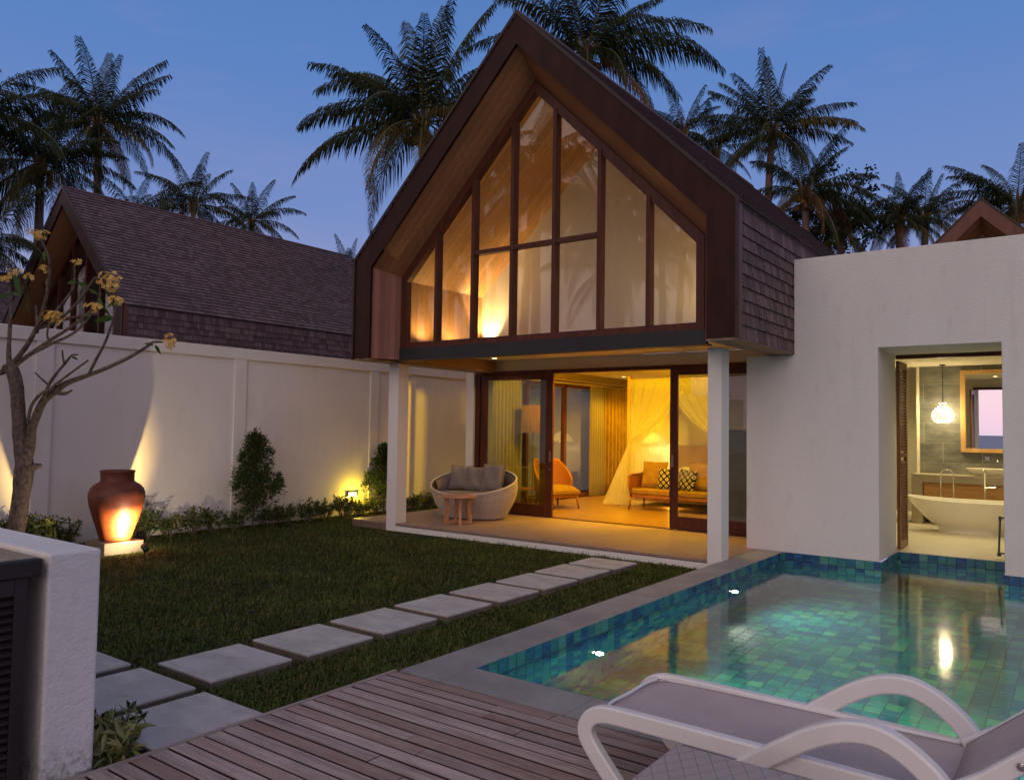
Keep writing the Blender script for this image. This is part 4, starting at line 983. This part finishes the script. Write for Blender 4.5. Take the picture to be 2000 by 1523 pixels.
palm(1508, 252, 31, 3.15, 'full coconut palm standing alone in the sky above the shingled flank', 40, 22, (-.6, 0), ((180, 25, 1.02, 40), (178, 0, .95, 30), (205, -28, .95, 25), (4, 22, 1.1, 32), (0, 5, 1., 35), (30, 45, 1., 20), (90, 82, 1.05, 10), (150, 50, 1., 25), (240, -35, .9, 20)), droopk=.7)
palm(1335, 258, 33, 2.1, 'small palm tip peeking over the right roof slope of the lit villa', 41, 16, nuts=False, up=.8)
palm(1572, 372, 30, 2.7, 'coconut palm with hanging brown fronds behind the lone tall palm', 42, 22, (.2, 0), ((335, -10, 1.2, 60), (350, 5, 1.15, 70), (300, -40, 1.1, 40)), .3)
palm(1400, 290, 36, 2.6, 'dark palm half hidden by the right roof slope beside the lone tall palm', 48, 16, nuts=False)
palm(1642, 452, 31, 2.3, 'short dark palm in front of the leafy tree behind the wing', 43, 22, nuts=False)
palm(1756, 432, 31, 2.25, 'bushy palm above the white wing, left of a close pair', 44, 24, (.05, 0), nuts=False, up=.9)
palm(1806, 425, 33, 2.2, 'bushy palm above the white wing, right of a close pair', 45, 22, nuts=False, up=.9)
palm(1985, 402, 27, 2.5, 'big bright-bottomed palm at the right edge behind the reddish gable tip', 46, 26, ((0), 0), ((178, 30, 1.1, 50), (170, 50, 1., 50)))
# palms on the shore side, seen mirrored in the gable glass
for i, (x, y, z, s) in enumerate(((-12, -3, 8.2, 3.2), (-17, -6, 11.5, 3.4), (-14.5, -12, 9.5, 3.6), (-22, -9, 13.5, 3.6), (-19.5, -2.5, 7.4, 3.2), (-25, -14, 11, 3.6), (-10.5, -9.5, 12.5, 3.4), (-16, -18, 14.5, 3.8), (-20.5, -5.5, 9.2, 3.4), (-14, -7, 7.6, 3.), (-23.5, -4.5, 10.4, 3.5), (-18.5, -13.5, 12.2, 3.8), (-27, -9, 15, 3.8), (-11.8, -15, 15.5, 3.8), (-15.6, -4.2, 10.2, 3.2))):
    tag(palm(0, 0, 0, s, 'shore-side palm behind the viewer, seen only mirrored in the gable glass', 60+i, 18, (R.uniform(-.8, .8), R.uniform(-.5, .5)), pos=(x, y, z), nuts=False), group='shore palms mirrored in the glass')
def broadleaf(px, py, d, h, label, seed, n=2600):
    rr = random.Random(seed); c = at(px, py, d); g = thing('leafy_tree', label, 'tree', (c.x, c.y, -.12)); s = d/CF
    st, b = B(), B(); st.tube([(c.x, c.y, -.12), (c.x+.1, c.y, c.z*.5), (c.x, c.y, c.z)], [.14, .1, .05], 8)
    for i in range(64):
        v = rnddir(rr); q = rr.random()**.45; o = c+(_r*v.x*110*s+Z*v.z*100*s+Vector((_f.x, _f.y, 0))*v.y*90*s)*q
        st.tube([(c.x, c.y, c.z-1.2), c.lerp(o, .5)+Z*.1, o], [.04, .025, .008], 5)
        for j in range(n//64):
            v = rnddir(rr); p = o+v*rr.random()**.5*16*s
            leaf(b, p, rnddir(rr, .1), rr.uniform(.12, .2), rr.uniform(.09, .14), rr)
    build('trunk', st, TWIG, g); build('crown', b, leafmat('broad_leaf', (.01, .02, .008), (.025, .04, .014), .5, .15), g)
broadleaf(1640, 418, 33, 0, 'dark leafy broadleaf tree among the palms behind the white wing', 71)

# ------------------------------------------------------------------ patio furniture
def pillow(name, c, w, h, th, rz, tilt, mat, label, cat='cushion', group=None, roll=0):
    def fn(u, v, sg):
        x, y = u*2-1, v*2-1; ed = (1-x**4)*(1-y**4)
        k = 1-.07*(1-abs(x)**2.)*abs(y)**3-.0; kx = 1-.06*(1-y*y)*abs(x)**3; ky = 1-.06*(1-x*x)*abs(y)**3
        return Vector((x*w/2*kx, sg*th/2*max(ed, 0)**.42+.01*sin(x*5+y*3)*ed, y*h/2*ky))
    b = B(); N = 18
    for sg in (-1, 1): b.grid(lambda u, v: fn(u, v, sg), N, N)
    M = Matrix.Rotation(rz, 3, 'Z') @ Matrix.Rotation(tilt, 3, 'X') @ Matrix.Rotation(roll, 3, 'Y')
    b.xf(M, c)
    o = build(name, b, mat, org=c, smooth=True)
    wd = o.modifiers.new('w', 'WELD'); wd.merge_threshold = .002
    return tag(o, label, cat, group)
RAT = surf('pale_wicker', (.38, .325, .28), (.58, .51, .45), 60, rough=.65, bump=.2, isl=.15)
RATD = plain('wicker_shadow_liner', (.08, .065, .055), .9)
TAUPE = surf('taupe_canvas', (.19, .155, .14), (.25, .21, .19), 6, rough=.95, bump=.3, bs=420, spec=.15, bd=.003)
CX, CY = -8.86, 10.93; RZ_ = math.radians(4)
def rim(a): return .64-.215*sin(-a)*1.0 if sin(a) < 0 else .64+.2*sin(a)
def bask(a, k, off=0.):          # a: angle round, k: 0 bottom .. 1 rim
    top = rim(a); z = .02+(top-.02)*k
    q = z/.62; bul = .72+.30*sin(min(q, 1.25)*PI*.52)
    rx, ry = .84*bul+off, .56*bul+off
    if z > .5: rx -= .06*(z-.5); ry -= .1*(z-.5)
    x, y = rx*cos(a), ry*sin(a)
    return Vector((CX+x*cos(RZ_)-y*sin(RZ_), CY+x*sin(RZ_)+y*cos(RZ_), z))
g = thing('wicker_sofa', 'round pale wicker basket sofa with taupe seat on the patio', 'sofa', (CX, CY, 0))
b = B(); NR, NS = 24, 132
for i in range(NR):                      # woven rings
    k0 = (i+.14)/NR; k1 = (i+.86)/NR; pts0, pts1 = [], []
    seg = NS*2
    for j in range(seg+1):
        a = 2*PI*j/seg; o = .006*sin(PI*j+PI*i) if 0 else .006*(1 if ((j//2+i) % 2) else -1)
        pts0.append(bask(a, k0, o)); pts1.append(bask(a, k1, o))
    v = []
    for p, q in zip(pts0, pts1): v += [p, q]
    b.add(v, [(2*j, 2*j+2, 2*j+3, 2*j+1) for j in range(seg)])
for j in range(NS):
    a0, a1 = 2*PI*(j+.22)/NS, 2*PI*(j+.78)/NS; v = []
    for i in range(NR+1): v += [bask(a0, i/NR, .001), bask(a1, i/NR, .001)]
    b.add(v, [(2*i, 2*i+1, 2*i+3, 2*i+2) for i in range(NR)])
sh = build('wicker_shell', b, RAT, g, solid=.004)
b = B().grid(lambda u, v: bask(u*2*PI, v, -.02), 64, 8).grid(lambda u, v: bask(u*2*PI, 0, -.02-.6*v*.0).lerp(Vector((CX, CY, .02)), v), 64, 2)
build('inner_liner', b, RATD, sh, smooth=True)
build('rim', B().tube([bask(2*PI*j/72, 1) for j in range(73)], .02, 8), RAT, g, smooth=True)
sc_ = lambda a, z, o: (lambda p: Vector((p.x, p.y, z)))(bask(a, min(1, (z-.02)/(rim(a)-.02)), o))
b = B().grid(lambda u, v: sc_(u*2*PI, .3, -.04).lerp(Vector((CX, CY, .45)), 0) if v == 0 else sc_(u*2*PI, .44, -.05).lerp(Vector((CX, CY, .455)), (v-.34)/.66 if v > .34 else 0), 64, 3)
build('seat_cushion', b, TAUPE, g, smooth=True)
b = B().grid(lambda u, v: bask(PI*(1.06*u-.03), .62+.36*v, -.035-.035*sin(PI*v)), 40, 6)
build('back_pad', b, TAUPE, g, smooth=True)
for x, w_, rz, lab in ((-.47, .44, .2, 'plain taupe cushion at the left end of the wicker sofa'), (-.1, .43, .05, 'plain taupe cushion in the middle of the wicker sofa'), (.3, .5, -.12, 'largest plain taupe cushion, at the right of the wicker sofa')):
    pillow('cushion', (CX+x, CY+.22-.02*abs(x)+(.0 if x < .2 else -.04), .455+w_/2+.0), w_, w_, .17, rz+RZ_, -.24, TAUPE, lab, group='taupe cushions on the wicker sofa')
# small round teak table
TEAK = surf('teak', (.34, .16, .08), (.48, .25, .14), 8, (4, 1, 4), .45, .15)
TX_, TY_ = -8.47, 10.05
g = thing('round_table', 'small round teak table in front of the wicker sofa', 'table', (TX_, TY_, 0))
build('table_top', B().lathe([(.001, .432), (.3, .432), (.315, .438), (.315, .456), (.306, .462), (.001, .462)], (TX_, TY_, 0), 40, close=False), TEAK, g, bevel=.002)
for i in range(6):
    a = i*PI/3+.35
    pts = [(TX_+r_*cos(a), TY_+r_*sin(a), z) for r_, z in ((.24, .0), (.225, .1), (.2, .24), (.215, .36), (.235, .43))]
    build('leg', B().ribbon(pts, .045, .03, (-sin(a), cos(a), 0)), TEAK, g, bevel=.003)
b = B()
for i in range(3):
    a = i*PI/3+.35; b.obox((TX_, TY_, .02+.001*i), (.235*cos(a), .235*sin(a), 0), (-.02*sin(a), .02*cos(a), 0), (0, 0, .016))
build('floor_stretcher', b, TEAK, g)

# ------------------------------------------------------------------ bedroom furniture
LEATH = surf('tan_woven_cane', (.24, .08, .015), (.36, .13, .03), 40, (1, 1, 2), .5, .4, 120)
WOODR = surf('reddish_hardwood', (.16, .05, .02), (.28, .1, .04), 6, (3, 3, .6), .4, .1)
MUST = surf('mustard_canvas', (.2, .11, .035), (.27, .155, .05), 8, rough=.95, bump=.25, bs=300, spec=.15)
AX, AY, AR = -8.7, 13.4, math.radians(-62)      # armchair, facing the bed side
g = thing('armchair', 'tan wingback armchair with mustard seat, half behind the sliding door', 'armchair', (AX, AY, 0))
MA = Matrix.Rotation(math.radians(68), 3, 'Z')            # local -y is the front
def arch(u, v):
    a = PI*(-.08+1.16*u); side = abs(2*u-1)
    top = .98-.42*max(0, (side-.42)/.58)**1.1; z = .3+(top-.3)*v; fl = 1+.12*v
    return Vector((.37*cos(a)*fl, .1+.36*sin(a)*fl*.9+.05*v*(1-side), z))
build('shell', B().grid(arch, 40, 12).xf(MA, (AX, AY, 0)), LEATH, g, smooth=True, solid=.05, sub=1)
b = B().grid(lambda u, v: (lambda s: Vector(((u*2-1)*.33, -.36+.66*v, .36+.1*s)))((1-(2*u-1)**6)*(1-(2*v-1)**6)), 16, 16).box(-.33, .33, -.36, .3, .3, .362)
build('seat', b.xf(MA, (AX, AY, 0)), MUST, g, smooth=True, auto=40)
build('seat_rail', B().box(-.31, .31, -.33, .3, .23, .3).xf(MA, (AX, AY, 0)), WOODR, g)
for x, y, dx, dy in ((-.27, -.3, -.03, -.05), (.27, -.3, .03, -.05), (-.25, .28, -.03, .08), (.25, .28, .03, .08)):
    build('leg', B().tube([(x+dx, y+dy, 0), (x, y, .28)], [.016, .026], 10).xf(MA, (AX, AY, 0)), WOODR, g, smooth=True)
g = thing('small_round_stool', 'small dark-legged side table beside the tan armchair', 'side table', (-8.95, 12.5, 0))
build('top', B().lathe([(.001, .4), (.22, .4), (.22, .43), (.001, .43)], (-8.95, 12.5, 0), 28, close=False), WOODR, g)
for i in range(3): build('leg', B().tube([(-8.95+.2*cos(i*2.1), 12.5+.2*sin(i*2.1), 0), (-8.95+.13*cos(i*2.1), 12.5+.13*sin(i*2.1), .4)], .014, 8), WOODR, g)
# settee at the bed foot
SX0, SX1, SY0, SY1 = -7.46, -5.7, 14.1, 14.72
g = thing('settee', 'timber-framed settee with mustard seat at the foot of the canopy bed', 'settee', ((SX0+SX1)/2, 14.4, 0))
for x, y, dx in ((SX0+.05, SY0+.05, -.05), (SX1-.05, SY0+.05, .05), (SX0+.08, SY1-.05, 0), (SX1-.08, SY1-.05, 0)):
    build('leg', B().tube([(x+dx*.8, y-.02, 0), (x, y, .27)], [.017, .028], 10), WOODR, g, smooth=True)
build('seat_rail', B().box(SX0+.03, SX1-.03, SY0+.03, SY1, .25, .31), WOODR, g, bevel=.005)
for x, s in ((SX0, 1), (SX1, -1)):
    b = B().tube([(x+s*.06, SY0+.03, .27), (x+s*.02, SY0, .5), (x+s*.01, SY0+.02, .66), (x+s*.02, SY0+.1, .69), (x+s*.02, SY1, .7)], .024, 8)
    ar = build('arm_frame', b, WOODR, g, smooth=True)
    build('cane_panel', B().box(x+s*.015, x+s*.03, SY0+.04, SY1-.02, .33, .67), LEATH, ar)
build('back_frame', B().box(SX0+.02, SX1-.02, SY1-.03, SY1+.01, .3, .76), LEATH, g, bevel=.01)
b = B()
for x0, x1 in ((SX0+.06, (SX0+SX1)/2-.004), ((SX0+SX1)/2+.004, SX1-.06)):
    b.box(x0, x1, SY0+.02, SY1-.05, .312, .43)
build('seat_cushion', b, MUST, g, bevel=.03)
pillow('cushion', (-7.08, 14.52, .43+.27), .54, .54, .17, .06, -.25, MUST, 'large plain mustard cushion at the left of the settee', group='plain mustard cushions on the settee')
pillow('cushion', (-6.1, 14.52, .43+.27), .54, .54, .17, -.05, -.25, MUST, 'large plain mustard cushion at the right of the settee, seen through the door glass', group='plain mustard cushions on the settee')
def diamond(name, c, rz, w):
    n = NT(name); tcx = n.n('TexCoord').outputs['Object']; s = n.n('SeparateXYZ', [tcx])
    x = n.math('ADD', n.math('MULTIPLY', s.outputs[0], cos(rz)), n.math('MULTIPLY', s.outputs[1], sin(rz))); z = s.outputs[2]
    q = .125
    def tri(a): return n.math('ABSOLUTE', n.math('SUBTRACT', n.math('FRACT', n.math('DIVIDE', n.math('ADD', a, 5.), q)), .5))
    d = n.math('ADD', tri(x), tri(z))             # diamond distance 0..1
    f = n.math('FRACT', n.math('MULTIPLY', n.math('ABSOLUTE', n.math('SUBTRACT', d, .5)), 2.9))
    k = n.math('GREATER_THAN', f, .56)
    return n.P(col=n.mix(k, (.008, .008, .01), (.5, .42, .3)), rough=.95, spec=.1)
pillow('cushion', (-6.72, 14.38, .43+.2), .42, .42, .15, .1, -.3, diamond('diamond_weave', 0, .1, .42), 'black and cream diamond-patterned cushion left of the door stile', group='diamond-patterned cushions on the settee')
pillow('cushion', (-6.32, 14.36, .43+.2), .42, .42, .15, -.22, -.34, diamond('diamond_weave', 0, -.22, .42), 'black and cream diamond-patterned cushion seen through the right door glass', group='diamond-patterned cushions on the settee', roll=.1)
# canopy bed
BX0, BX1, BY0, BY1, BZ = -7.84, -5.68, 14.86, 17.1, 2.6
g = thing('canopy_bed', 'four-poster bed hung with white mosquito net tied back at its posts', 'bed', ((BX0+BX1)/2, 16, 0))
BEDW = surf('pale_bed_timber', (.4, .26, .13), (.5, .34, .18), 6, (3, 3, .5), .5, .1)
for x, y in ((BX0, BY0), (BX1, BY0), (BX0, BY1), (BX1, BY1)): build('post', B().box(x-.035, x+.035, y-.035, y+.035, 0, BZ+.12), BEDW, g, bevel=.005)
build('canopy_frame', B().box(BX0+.036, BX1-.036, BY0-.02, BY0+.02, BZ, BZ+.05).box(BX0+.036, BX1-.036, BY1-.02, BY1+.02, BZ, BZ+.05).box(BX0-.02, BX0+.02, BY0+.036, BY1-.036, BZ, BZ+.05).box(BX1-.02, BX1+.02, BY0+.036, BY1-.036, BZ, BZ+.05), BEDW, g)
light('POINT', (-6.9, 14.98, .1), 16, (1, .6, .05), .04, g)
build('mattress', B().box(BX0+.05, BX1-.05, BY0+.06, BY1-.06, .3, .62), plain('bed_linen', (.78, .74, .66), .95), g, bevel=.06)
build('bed_base', B().box(BX0+.04, BX1-.04, BY0+.05, BY1-.05, .12, .295), BEDW, g)
build('headboard', B().box(BX0+.05, BX1-.05, BY1+.06, BY1+.12, .2, 1.25), surf('woven_headboard', (.4, .25, .1), (.5, .33, .15), 30, rough=.8, bump=.4), g, bevel=.02)
for x in (-7.2, -6.35): pillow_ = build('bed_pillow', B().grid(lambda u, v: Vector((x+(u*2-1)*.36, 16.75+(v*2-1)*.22, .62+.16*max(0, (1-(2*u-1)**4)*(1-(2*v-1)**4))**.5)), 14, 14), plain('pillow_linen', (.8, .77, .7), .95), g, smooth=True)
NET = sheer('mosquito_net', (.82, .78, .68), .72)
mid = (BX0+BX1)/2+.02
def swag(u, v, s):
    x0 = BX0 if s > 0 else BX1
    top = Vector((x0+(mid+s*.28-x0)*u, BY0-.03, BZ-.0)); gat = Vector((x0+s*(.03+.09*u), BY0-.05, 1.32+.06*u))
    p = top.lerp(gat, v); p.z -= .16*u*sin(PI*v); p.x += s*.1*u*sin(PI*v)*(1-v)
    p.y += .03*sin(u*34)*(1-.3*v)-.03*u; return p
def tail(u, v, s):
    x0 = BX0 if s > 0 else BX1
    gat = Vector((x0+s*(.03+.09*u), BY0-.05, 1.34)); bot = Vector((x0-s*.5+s*.62*u, BY0-.28+.2*u, .02))
    p = gat.lerp(bot, v**.9); p.y += .035*sin(u*26)*(.3+v); p.x += .02*sin(u*19+2)*v; return p
for s in (1, -1):
    build('net_drape', B().grid(lambda u, v: swag(u, v, s), 70, 24), NET, g, smooth=True)
    build('net_tail', B().grid(lambda u, v: tail(u, v, s), 50, 16), NET, g, smooth=True)
for x in (BX0, BX1): build('net_side', B().grid(lambda u, v: Vector((x+.03*sin(u*40), BY0+.05+(BY1-BY0-.1)*u, BZ*(1-v)+.05)), 70, 4), NET, g, smooth=True)
build('net_valance', B().grid(lambda u, v: Vector((BX0+(BX1-BX0)*u, BY0-.036+.008*sin(u*60), BZ+.06-.2*v)), 90, 3), NET, g, smooth=True)
# bedside lamp: fringed shade hung over a night table
SHADE = emis('lit_woven_shade', (1, .62, .2), 1.3)
SHADE2 = NT('lit_rattan_drum'); SHADE2.P(spec=.05); k_ = SHADE2.noise(1, (60, 60, 4), 3)
SHADE2.P(col=SHADE2.mix(k_, (.06, .02, .004), (.16, .06, .01)), rough=.7); SHADE2.set(SHADE2.b.inputs['Emission Color'], SHADE2.mix(SHADE2.ramp(k_, .35, .65), (.35, .07, .0), (1, .36, .015))); SHADE2.b.inputs['Emission Strength'].default_value = .5; SHADE2 = SHADE2.m
LX, LYY = -8.33, 17.05
g = thing('bedside_lamp', 'glowing bell-shaped bedside lamp hanging left of the canopy bed', 'lamp', (LX, LYY, 0))
build('shade', B().lathe([(.3, 1.27), (.26, 1.34), (.18, 1.43), (.09, 1.5), (.03, 1.525)], (LX, LYY, 0), 36, close=False), SHADE, g, smooth=True, solid=.006)
b = B()
for i in range(72): a = i*PI/36; b.tube([(LX+.3*cos(a), LYY+.3*sin(a), 1.25), (LX+.302*cos(a), LYY+.302*sin(a), 1.2)], .005, 4)
build('fringe', b, MUST, g)
build('cord', B().tube([(LX, LYY, 1.56), (LX, LYY, RZ)], .006, 6), STEEL, g)
light('POINT', (LX, LYY, 1.3), 26, (1, .68, .25), .06, g)
g = thing('night_table', 'pale timber night table under the bedside lamp', 'night table', (LX, 17.1, 0))
build('top', B().box(LX-.3, LX+.3, 16.85, 17.36, .46, .5), BEDW, g); build('body', B().box(LX-.27, LX+.27, 16.88, 17.35, .1, .459), BEDW, g)
# floor lamp with drum shade behind the left door, tall drum lamp behind the right door
def drumlamp(x, y, z0, z1, r, label, pw):
    g = thing('floor_lamp', label, 'floor lamp', (x, y, 0))
    build('drum_shade', B().lathe([(r, z0), (r*.97, z1)], (x, y, 0), 40, close=False), SHADE2, g, smooth=True, solid=.008)
    build('stand', B().lathe([(.001, 0), (.17, 0), (.17, .02), (.015, .03), (.012, z1-.05), (.001, z1-.04)], (x, y, 0), 20, close=False), WOODR, g)
    build('bulb', B().lathe([(.001, -.05), (.03, -.03), (.035, 0), (.02, .05), (.001, .06)], (x, y, (z0+z1)/2-.05), 14, close=False), emis('warm_bulb', (1, .7, .3), 30.), g)
    light('POINT', (x, y, (z0+z1)/2), pw, AMBER, .06, g)
drumlamp(-9.02, 13.0, 1.5, 2.05, .24, 'woven orange drum-shaded floor lamp behind the left sliding door', 16)
drumlamp(-4.75, 15.1, 1.32, 1.62, .42, 'wide woven drum-shaded floor lamp seen through the right sliding door', 14)
# curtains
CURT = surf('golden_curtain', (.24, .14, .05), (.34, .21, .085), 5, rough=.9, bump=.1)
SHEERC = sheer('sheer_curtain', (.52, .45, .42), .72)
def curtain(x0, y0, x1, y1, z0, z1, folds, amp, mat, label, flare=0.):
    d = Vector((x1-x0, y1-y0, 0)); nn = Vector((-d.y, d.x, 0)).normalized(); g0 = ((x0+x1)/2, (y0+y1)/2, z0)
    b = B().grid(lambda u, v: Vector((x0, y0, 0))+d*u*(1+flare*v)+nn*amp*sin(u*folds*2*PI+.4*sin(u*9))*(.7+.3*v)+Z*(z1+(z0-z1)*v), folds*9, 8)
    return tag(build('curtain', b, mat, org=g0, smooth=True, solid=.004), label, 'curtain', 'bedroom curtains')
curtain(-9.48, 16.6, -9.05, 17.2, .02, 2.6, 8, .05, CURT, 'gathered golden curtain beside the canopy bed')
curtain(-9.5, 16.05, -9.46, 16.6, .02, 2.6, 6, .04, SHEERC, 'pale sheer curtain just left of the golden curtain', .1)
curtain(-9.5, 12.3, -9.44, 13.15, .02, 2.6, 8, .045, SHEERC, 'pale sheer curtain behind the left sliding door')
PANEL = plain('added_pier_grey', (.2, .19, .17), .5)  # two-tone pier added behind the right glass, pale above, grey below
build('added_pier_upper', B().box(-4.66, RX1-.002, 12.02, 12.6, 1.62, RZ-.002), BW, V)
build('added_pier_lower', B().box(-4.67, RX1-.002, 12.01, 12.6, .004, 1.619), PANEL, V)

# ------------------------------------------------------------------ sun lounger and side table on the deck
PLAS = surf('white_moulded_plastic', (.7, .69, .7), (.74, .73, .74), 3, rough=.38, bump=.02, bs=300, spec=.5)
SLING = surf('taupe_sling_mesh', (.4, .335, .335), (.47, .4, .4), 4, rough=.75, bump=.35, bs=700, spec=.25, bd=.002)
NYR, FYR = 3.16, 3.755          # near and far side rails
g = thing('sun_lounger', 'white plastic sun lounger with taupe sling standing beside the pool', 'sun lounger', (-.9, 3.45, 0))
def smooth(pts, k=5):
    P_ = [Vector(p) for p in pts]; o = []
    for i in range(len(P_)-1):
        p0, p1, p2, p3 = P_[max(0, i-1)], P_[i], P_[i+1], P_[min(len(P_)-1, i+2)]
        for j in range(k):
            s = j/k; o.append(.5*((2*p1)+(p2-p0)*s+(2*p0-5*p1+4*p2-p3)*s*s+(3*p1-p0-3*p2+p3)*s**3))
    return o+[P_[-1]]
armx = []
for x, y in ((1470, 1479), (1520, 1455), (1575, 1430), (1625, 1416), (1670, 1414), (1715, 1424), (1760, 1450), (1800, 1484), (1835, 1523)):
    p = on(x, y+14, 1, NYR-.05); armx.append((p.x, p.z))
for yy_, sg in ((NYR, -1), (FYR, 1)):
    rail = smooth([(-1.66, .0), (-1.79, .11), (-1.865, .21), (-1.85, .285), (-1.77, .325), (-1.6, .33), (-1.2, .325), (-.8, .32), (-.42, .31), (.2, .3), (.36, .2), (.42, 0)], 6)if 0 else None
    pr = smooth([(-1.69, yy_, .0), (-1.785, yy_, .1), (-1.865, yy_, .2), (-1.862, yy_, .27), (-1.8, yy_, .315), (-1.66, yy_, .325), (-1.2, yy_, .322), (-.8, yy_, .318), (-.4, yy_, .31), (.1, yy_, .3)], 6)
    build('side_rail', B().ribbon(pr, .05, .074, (0, 1, 0)), PLAS, g, smooth=True, auto=50, bevel=.008)
    pa = smooth([(armx[0][0]*2-armx[1][0], yy_+sg*.012, armx[0][1]*2-armx[1][1])]+[(x, yy_+sg*(.012+.03*min(1, k/3)), z) for k, (x, z) in enumerate(armx)]+[(armx[-1][0]+.09, yy_+sg*.042, armx[-1][1]-.12), (armx[-1][0]+.16, yy_+sg*.042, armx[-1][1]-.24)], 5)
    build('armrest', B().ribbon(pa, .064, .078, (0, 1, 0)), PLAS, g, smooth=True, auto=50, bevel=.01)
    build('back_rail', B().ribbon([(-.43, yy_-sg*.03, .335), (-.3, yy_-sg*.03, .42), (.2, yy_-sg*.03, .86)], .04, .06, (0, 1, 0)), PLAS, g, bevel=.008)
    build('pivot_bolt', B().lathe([(.014, 0), (.014, .01), (.001, .012)], n=14, close=False).xf(Matrix.Rotation(PI/2, 3, 'X'), (-.2, yy_-sg*.03-.02, .5)), CHROME, g)
    build('rear_leg', B().ribbon([(.05, yy_, .29), (.12, yy_, 0)], .045, .06, (0, 1, 0)), PLAS, g, bevel=.006)
b = B().grid(lambda u, v: Vector((-1.815+.075*abs(2*v-1)**5+(1.395-.075*abs(2*v-1)**5)*u, NYR+.018+(FYR-NYR-.036)*v, .338-.022*sin(PI*v)*(.4+.6*sin(PI*u))-.008*(1-u)**8)), 24, 14)
build('sling_seat', b, SLING, g, smooth=True, solid=.006)
b = B().grid(lambda u, v: Vector((-.42+.62*u, NYR+.05+(FYR-NYR-.1)*v, .352+.53*u-.015*sin(PI*v))), 10, 14)
build('sling_back', b, SLING, g, smooth=True, solid=.006)
build('edge_piping', B().tube(smooth([(-.42, NYR+.02, .338), (-1.2, NYR+.02, .342), (-1.74, NYR+.018, .341), (-1.79, NYR+.06, .338), (-1.81, NYR+.14, .334), (-1.813, 3.45, .328), (-1.81, FYR-.14, .334), (-1.79, FYR-.06, .338), (-1.74, FYR-.018, .341), (-1.2, FYR-.02, .342), (-.42, FYR-.02, .338)], 5), .0085, 8), PLAS, g, smooth=True)
build('cross_bar', B().box(-.46, -.4, NYR, FYR, .27, .31).box(-1.7, -1.65, NYR, FYR, .28, .31), PLAS, g)
# side table with a lattice-patterned top
g = thing('side_table', 'taupe plastic side table with lattice-patterned top in the foreground', 'side table', (-.98, 2.5, 0))
TZ = .44
n = NT('lattice_plastic'); px_, py_, _z = n.xyz()
def ln(a): f = n.math('FRACT', a); return n.math('MINIMUM', f, n.math('SUBTRACT', 1., f))
q = .062
e1 = ln(n.math('ADD', n.math('DIVIDE', px_, q), n.math('DIVIDE', py_, q*1.7))); e2 = ln(n.math('SUBTRACT', n.math('DIVIDE', px_, q), n.math('DIVIDE', py_, q*1.7)))
ed = n.ramp(n.math('MINIMUM', e1, e2), .01, .035)
TTOP = n.P(col=n.mix(ed, (.19, .16, .16), (.36, .31, .305)), rough=.55, nrm=n.bump(ed, .5, .003))
b = B()
def rr_(hx, hy, r_, k=5):
    o = []
    for sx_, sy_, a0 in ((1, 1, 0), (-1, 1, PI/2), (-1, -1, PI), (1, -1, 1.5*PI)):
        for i in range(k+1): a = a0+PI/2*i/k; o.append((sx_*(hx-r_)+r_*cos(a), sy_*(hy-r_)+r_*sin(a)))
    return o
C_ = (-.95, 2.49)
tpp = [(C_[0]+x, C_[1]+y, TZ-.03) for x, y in rr_(.3, .28, .015)]
build('table_top', B().poly(tpp, (0, 0, .03)), TTOP, g, bevel=.006)
TLEG = plain('taupe_plastic', (.34, .29, .285), .5)
build('apron', B().box(C_[0]-.27, C_[0]+.27, C_[1]-.25, C_[1]+.25, TZ-.075, TZ-.031), TLEG, g)
for x in (-1, 1):
    for y in (-1, 1): build('leg', B().box(C_[0]+x*.26-.02, C_[0]+x*.26+.02, C_[1]+y*.24-.02, C_[1]+y*.24+.02, 0, TZ-.076), TLEG, g, bevel=.005)

# ------------------------------------------------------------------ render settings
sc.view_settings.view_transform = 'Standard'; sc.view_settings.look = 'None'; sc.view_settings.exposure = 0; sc.view_settings.gamma = 1
cy = sc.cycles; cy.use_denoising = True; cy.max_bounces = 10; cy.transparent_max_bounces = 24; cy.transmission_bounces = 8; cy.glossy_bounces = 6; cy.diffuse_bounces = 5
cy.sample_clamp_indirect = 6.; cy.blur_glossy = .5; cy.caustics_refractive = True; cy.caustics_reflective = False
